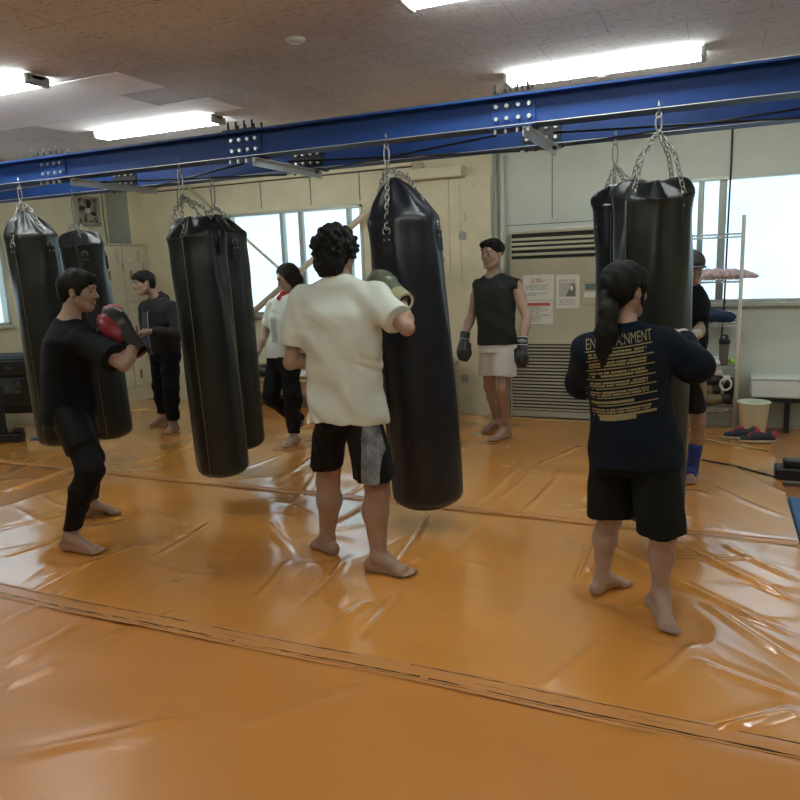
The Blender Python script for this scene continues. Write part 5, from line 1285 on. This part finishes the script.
# ---------------------------------------------------------------- ponytailed woman at right
def ponytail():
    J=dict(neck=(-.345,3.10,1.245),pelv=(-.295,3.12,.76),headbase=(-.35,3.115,1.33),lsh=(-.465,3.03,1.165),rsh=(-.195,3.16,1.17),lel=(-.53,3.21,1.00),lwr=(-.46,3.40,1.05),rel=(-.075,3.18,1.09),rwr=(-.125,3.37,1.195),
      lhip=(-.38,3.15,.74),rhip=(-.21,3.10,.74),lkn=(-.405,3.235,.37),rkn=(-.165,3.07,.37),lan=(-.435,3.235,.085),ran=(-.17,3.075,.115),ltoe=(-.335,3.375,.012),rtoe=(-.105,2.925,.012))
    R=person('woman with a ponytail in a navy sweatshirt with gold back print, punching the right bag',(-.3,3.12,0))
    S=SDF(); g,A,at,sw=body_base(J,S,'f',.95,arm=.85,leg=1.02)
    f=unit((.62,.78,-.05)); P,HA=head(S,(-.345,3.125,1.402),f,k=.98)
    foot(S,J['lan'],J['ltoe'],.94,-1); foot(S,J['ran'],J['rtoe'],.94,1,heel=(-.205,3.105,.065))
    hand(S,J['rwr'],(-.4,.8,.05),(.2,.1,1),.95,.95,side=-1); hand(S,J['lwr'],(.3,.9,.1),(0,0,1),.9,.9)
    S.cut(lambda X,Y,Z:.0035-Z); body=sdf_obj('body',S,.0045,M['skinpale'],R); face_parts(R,P,HA,.98,body)
    H=SDF().u(ell(P(0,-.014,.034),(.088,.106,.092),HA)).u(ell(P(0,-.060,-.012),(.070,.050,.060),HA),.03).u(ell(P(0,.04,.06),(.07,.05,.04),HA),.02)
    H.cut(half(P(0,.052,.0),HA[1]*.9-HA[2]*.75)); H.cut(half(P(0,-.02,-.085),-HA[2]+HA[1]*.35))
    for q in (-1,1): H.sub(ell(P(q*.084,.0,-.014),(.026,.022,.030),HA),.006); H.u(rcone(P(q*.072,.04,.02),P(q*.074,.030,-.06),.010,.006),.008)
    pb=P(0,-.10,-.020); H.disp(hairnoise(.002,100,7)); hr=sdf_obj('hair',H,.005,M['hair'],body)
    pt=SDF().u(ell(pb,(.026,.026,.026))); q=[pb+np.array((.0,-.005,0)),pb+np.array((.012,-.042,-.06)),pb+np.array((.010,-.055,-.14)),pb+np.array((-.008,-.06,-.23)),pb+np.array((-.012,-.062,-.31))]; rr=[.026,.038,.042,.034,.013]
    for i in range(4): pt.u(rcone(q[i],q[i+1],rr[i],rr[i+1]),.02)
    pt.disp(hairnoise(.0025,90,2)); sdf_obj('ponytail',pt,.005,M['hair'],hr)
    T=SDF().u(torso_shell(at,g,A,[(-.17,.190,.164,0),(.0,.188,.160,0),(.35,.170,.144,0),(.6,.167,.134,0),(.8,.174,.125,0),(.93,.14,.10,0),(1.0,.085,.075,0)]))
    for qn in 'lr':
        sh,el,wr=g[qn+'sh'],g[qn+'el'],g[qn+'wr']; T.u(rcone(at(.97)-Z3*.01,sh,.052,.062),.05).u(rcone(sh,el,.070,.074),.05); sleeve(T,el+Z3*.0,el+(wr-el)*.86,.066,.036,.03)
        T.u(ell(el-Z3*.012,(.070,.070,.064)),.03)
    T.disp(folds(.0045,[((.8,.1,.75),22,1),((.3,.9,.6),34,.6)],54)); sw_=sdf_obj('sweatshirt',T,.006,M['sweat'],body)
    D=SDF().u(ell(at(1.03),(.070,.066,.030),A)).sub(ell(at(1.07),(.052,.050,.05),A),.004); sdf_obj('collar',D,.005,M['sweat'],sw_)
    # gold print projected on the back
    me=sw_.data; bv=BVHTree.FromPolygons([v.co for v in me.vertices],[p.vertices for p in me.polygons])
    b=MB(); bd=Vector((.22,-1,0)).normalized(); sx=Vector((1,.22,0)).normalized(); c0=Vector((-.385,3.1,0))
    def put(poly):
        vs=[]
        for (u,z) in poly:
            o=c0+sx*u+bd*.6; o.z=z; h=bv.ray_cast(o,-bd)
            if h[0] is None: return
            vs.append(h[0]+bd*.0022)
        b.add(vs,[tuple(range(len(vs)))])
    W=.262; U0=-.120
    def zz(u,r): return r+.105+ (u-U0)*.13
    rows=[];z=1.115
    def rect(u0,z0,u1,z1):
        n=max(1,int((u1-u0)/.018)); 
        for i in range(n):
            a=u0+(u1-u0)*i/n; c=u0+(u1-u0)*(i+1)/n; put([(a,zz(a,z0)),(c,zz(c,z0)),(c,zz(c,z1)),(a,zz(a,z1))])
    # heading
    cu=bpy.data.curves.new('h','FONT'); cu.body='ENTERTAINMENT'; cu.size=.05; cu.align_x='LEFT'
    t=bpy.data.objects.new('t',cu); C.objects.link(t); bpy.context.view_layer.update(); hm=bpy.data.meshes.new_from_object(t.evaluated_get(bpy.context.evaluated_depsgraph_get())); bpy.data.objects.remove(t)
    xs=[v.co.x for v in hm.vertices]; k=W/max(xs); kz=.042/ max(v.co.y for v in hm.vertices)
    for p in hm.polygons: put([(U0+hm.vertices[i].co.x*k,zz(U0+hm.vertices[i].co.x*k,1.070+hm.vertices[i].co.y*kz)) for i in p.vertices])
    rr_=random.Random(5); z=1.063; i=0
    for i,(n,gapz) in enumerate([(2,.036),(2,.036),(2,.038),(2,.034),(2,.034),(1,.028),(2,.034)]):
        sh=.002*i; 
        rect(U0+sh*1.5,z-.0045,U0+W+sh*2.2,z); zt=z-.009
        for (x0,v0,x1,v1) in strokes(n,W-.03-(.06 if n==1 else 0),gapz-.012,60+i,cw=.62,fill=.92,lw=.42,ragged=.06):
            put([(U0+.01+sh*2+x0,zz(x0+U0,zt-gapz+.012+v0)),(U0+.01+sh*2+x1,zz(x1+U0,zt-gapz+.012+v0)),(U0+.01+sh*2+x1,zz(x1+U0,zt-gapz+.012+v1)),(U0+.01+sh*2+x0,zz(x0+U0,zt-gapz+.012+v1))])
        z-=gapz+.004
    rect(U0+.02,z-.010,U0+W+.02,z); rect(U0+.06,z-.026,U0+.20,z-.008)
    b.build('back_print',M['goldprint'],sw_)
    def leg(D,hp,hem,r0,r1): D.u(rcone(hp,hem,r0,r1,clips=[((0,0,hem[2]+.02),(0,0,-1))]),.02)
    D=SDF().u(zloft([(.64,-.295,3.125,.168,.138,A0(A)),(.78,-.295,3.12,.160,.128,A0(A))],2.2))
    leg(D,(-.385,3.155,.70),(-.398,3.19,.385),.102,.098); leg(D,(-.21,3.10,.70),(-.168,3.09,.365),.102,.100)
    D.disp(folds(.005,[((1,.2,.1),26,1),((.7,.2,.6),36,.5)],59)); sdf_obj('shorts',D,.006,M['shortgreen'],body)
    w=np.array(J['rwr'],float); fd=unit(w-np.array(J['rel'])); q=SDF().u(rcone(w-fd*.012,w+fd*.014,.029,.029,clips=[(w-fd*.010,-fd),(w+fd*.012,fd)])); sdf_obj('wrist_tape',q,.004,M['bandage'],body)
ponytail()
# ---------------------------------------------------------------- capped person behind the right bag
def capped():
    J=dict(neck=(-.165,5.22,1.33),pelv=(-.17,5.22,.80),headbase=(-.165,5.215,1.39),lsh=(-.140,5.20,1.26),rsh=(-.27,5.30,1.26),lel=(-.090,5.12,1.05),lwr=(-.105,4.96,1.04),rel=(-.36,5.2,1.0),rwr=(-.30,5.0,1.05),
      lhip=(-.115,5.19,.78),rhip=(-.24,5.25,.78),lkn=(-.075,5.16,.42),rkn=(-.26,5.30,.42),lan=(-.105,5.215,.085),ran=(-.30,5.40,.085),ltoe=(-.125,5.065,.012),rtoe=(-.34,5.26,.012))
    R=person('person in a dark cap with blue ankle support, mostly hidden behind the right-hand bags',(-.17,5.22,0))
    S=SDF(); g,A,at,sw=body_base(J,S,'m',1.0,arm=.95,leg=.95)
    f=unit((.35,-.9,-.15)); P,HA=head(S,(-.16,5.20,1.455),f,k=.96)
    foot(S,J['lan'],J['ltoe'],1.0,-1); foot(S,J['ran'],J['rtoe'],1.0,1)
    hand(S,J['lwr'],(-.5,-.85,-.1),(.3,-.1,1),.7); hand(S,J['rwr'],(.2,-.9,.1),(0,0,1),.7)
    S.cut(lambda X,Y,Z:.0035-Z); body=sdf_obj('body',S,.007,M['skin'],R)
    H=SDF().u(ell(P(0,-.012,.040),(.088,.106,.084),HA)).cut(half(P(0,0,.012),-HA[2]-HA[1]*.1)).u(ell(P(0,-.06,-.01),(.075,.05,.06),HA),.02).disp(folds(.003,[((1,.3,.5),60,1)],3))
    cp=sdf_obj('cap',H,.006,M['cap'],body); q=SDF().u(rcone(P(-.03,.085,.022),P(.03,.085,.022),.045,.045,flat=(HA[2],.2))); sdf_obj('cap_brim',q,.005,M['cap'],cp)
    T=SDF().u(torso_shell(at,g,A,[(-.10,.135,.12,0),(.05,.135,.12,0),(.35,.130,.115,0),(.6,.138,.118,0),(.8,.145,.115,0),(.93,.12,.09,0),(1.0,.08,.07,0)]))
    for qn in 'lr':
        sh,el=g[qn+'sh'],g[qn+'el']; T.u(rcone(at(.97)-Z3*.01,sh,.050,.058),.05); sleeve(T,sh,sh+(el-sh)*.66,.062,.066,.04)
    T.disp(folds(.0045,[((.8,.1,.75),24,1)],64)); sdf_obj('t_shirt',T,.007,M['greytee'],body)
    D=SDF().u(zloft([(.72,-.175,5.22,.155,.125,A0(A)),(.84,-.17,5.22,.15,.12,A0(A))],2.2))
    for hp,hem in (((-.13,5.20,.78),(-.112,5.17,.50)),((-.235,5.25,.78),(-.255,5.27,.50))): D.u(rcone(hp,hem,.088,.088,clips=[((0,0,hem[2]),(0,0,-1))]),.02)
    D.disp(folds(.004,[((1,.2,.1),30,1)],69)); sdf_obj('shorts',D,.007,M['shortblack'],body)
    for qn,med in (('l',-1),('r',1)):
        an=g[qn+'an']; t=g[qn+'toe']; d=unit(np.array([*(t-an)[:2],0])); F=SDF().u(rcone(an+unit(g[qn+'kn']-an)*.165,an,.047,.039)).u(ell(an-d*.045-Z3*.048,(.038,.038,.038)),.02).u(rcone(an,an+d*.085-Z3*.05,.040,.036,clips=[(an+d*.075,d)]),.02).cut(lambda X,Y,Z:.0025-Z)
        sdf_obj('ankle_support',F,.005,M['anklet'],body)
    w=np.array(J['lwr']); fd=unit((-.5,-.85,-.1)); q=SDF().u(rcone(w-fd*.02,w+fd*.055,.030,.036)).u(ell(w+fd*.07-Z3*.02,(.036,.040,.034)),.02); sdf_obj('hand_wrap',q,.005,M['bandage'],body)
capped()
# ================================================================ camera and light
def camera():
    f,pi_,ro,ya=720.0,math.radians(10.4),math.radians(-2.2),math.radians(23.8)
    fw=Vector((-math.sin(ya)*math.cos(pi_),math.cos(ya)*math.cos(pi_),-math.sin(pi_)))
    r0=Vector((math.cos(ya),math.sin(ya),0)); u0=r0.cross(fw)
    r=r0*math.cos(ro)+u0*math.sin(ro); u=u0*math.cos(ro)-r0*math.sin(ro)
    m=Matrix((( r.x,u.x,-fw.x,0),(r.y,u.y,-fw.y,0),(r.z,u.z,-fw.z,1.53),(0,0,0,1)))
    cd=bpy.data.cameras.new('camera'); cd.sensor_width=36; cd.lens=36*f/800; cd.clip_start=.05
    c=bpy.data.objects.new('camera',cd); C.objects.link(c); c.matrix_world=m; sc.camera=c
camera()
w=bpy.data.worlds.new('world'); sc.world=w; w.use_nodes=True
w.node_tree.nodes['Background'].inputs[0].default_value=(.7,.85,1,1); w.node_tree.nodes['Background'].inputs[1].default_value=.3
sc.view_settings.view_transform='Standard'; sc.view_settings.look='None'; sc.view_settings.gamma=1; sc.view_settings.exposure=.12
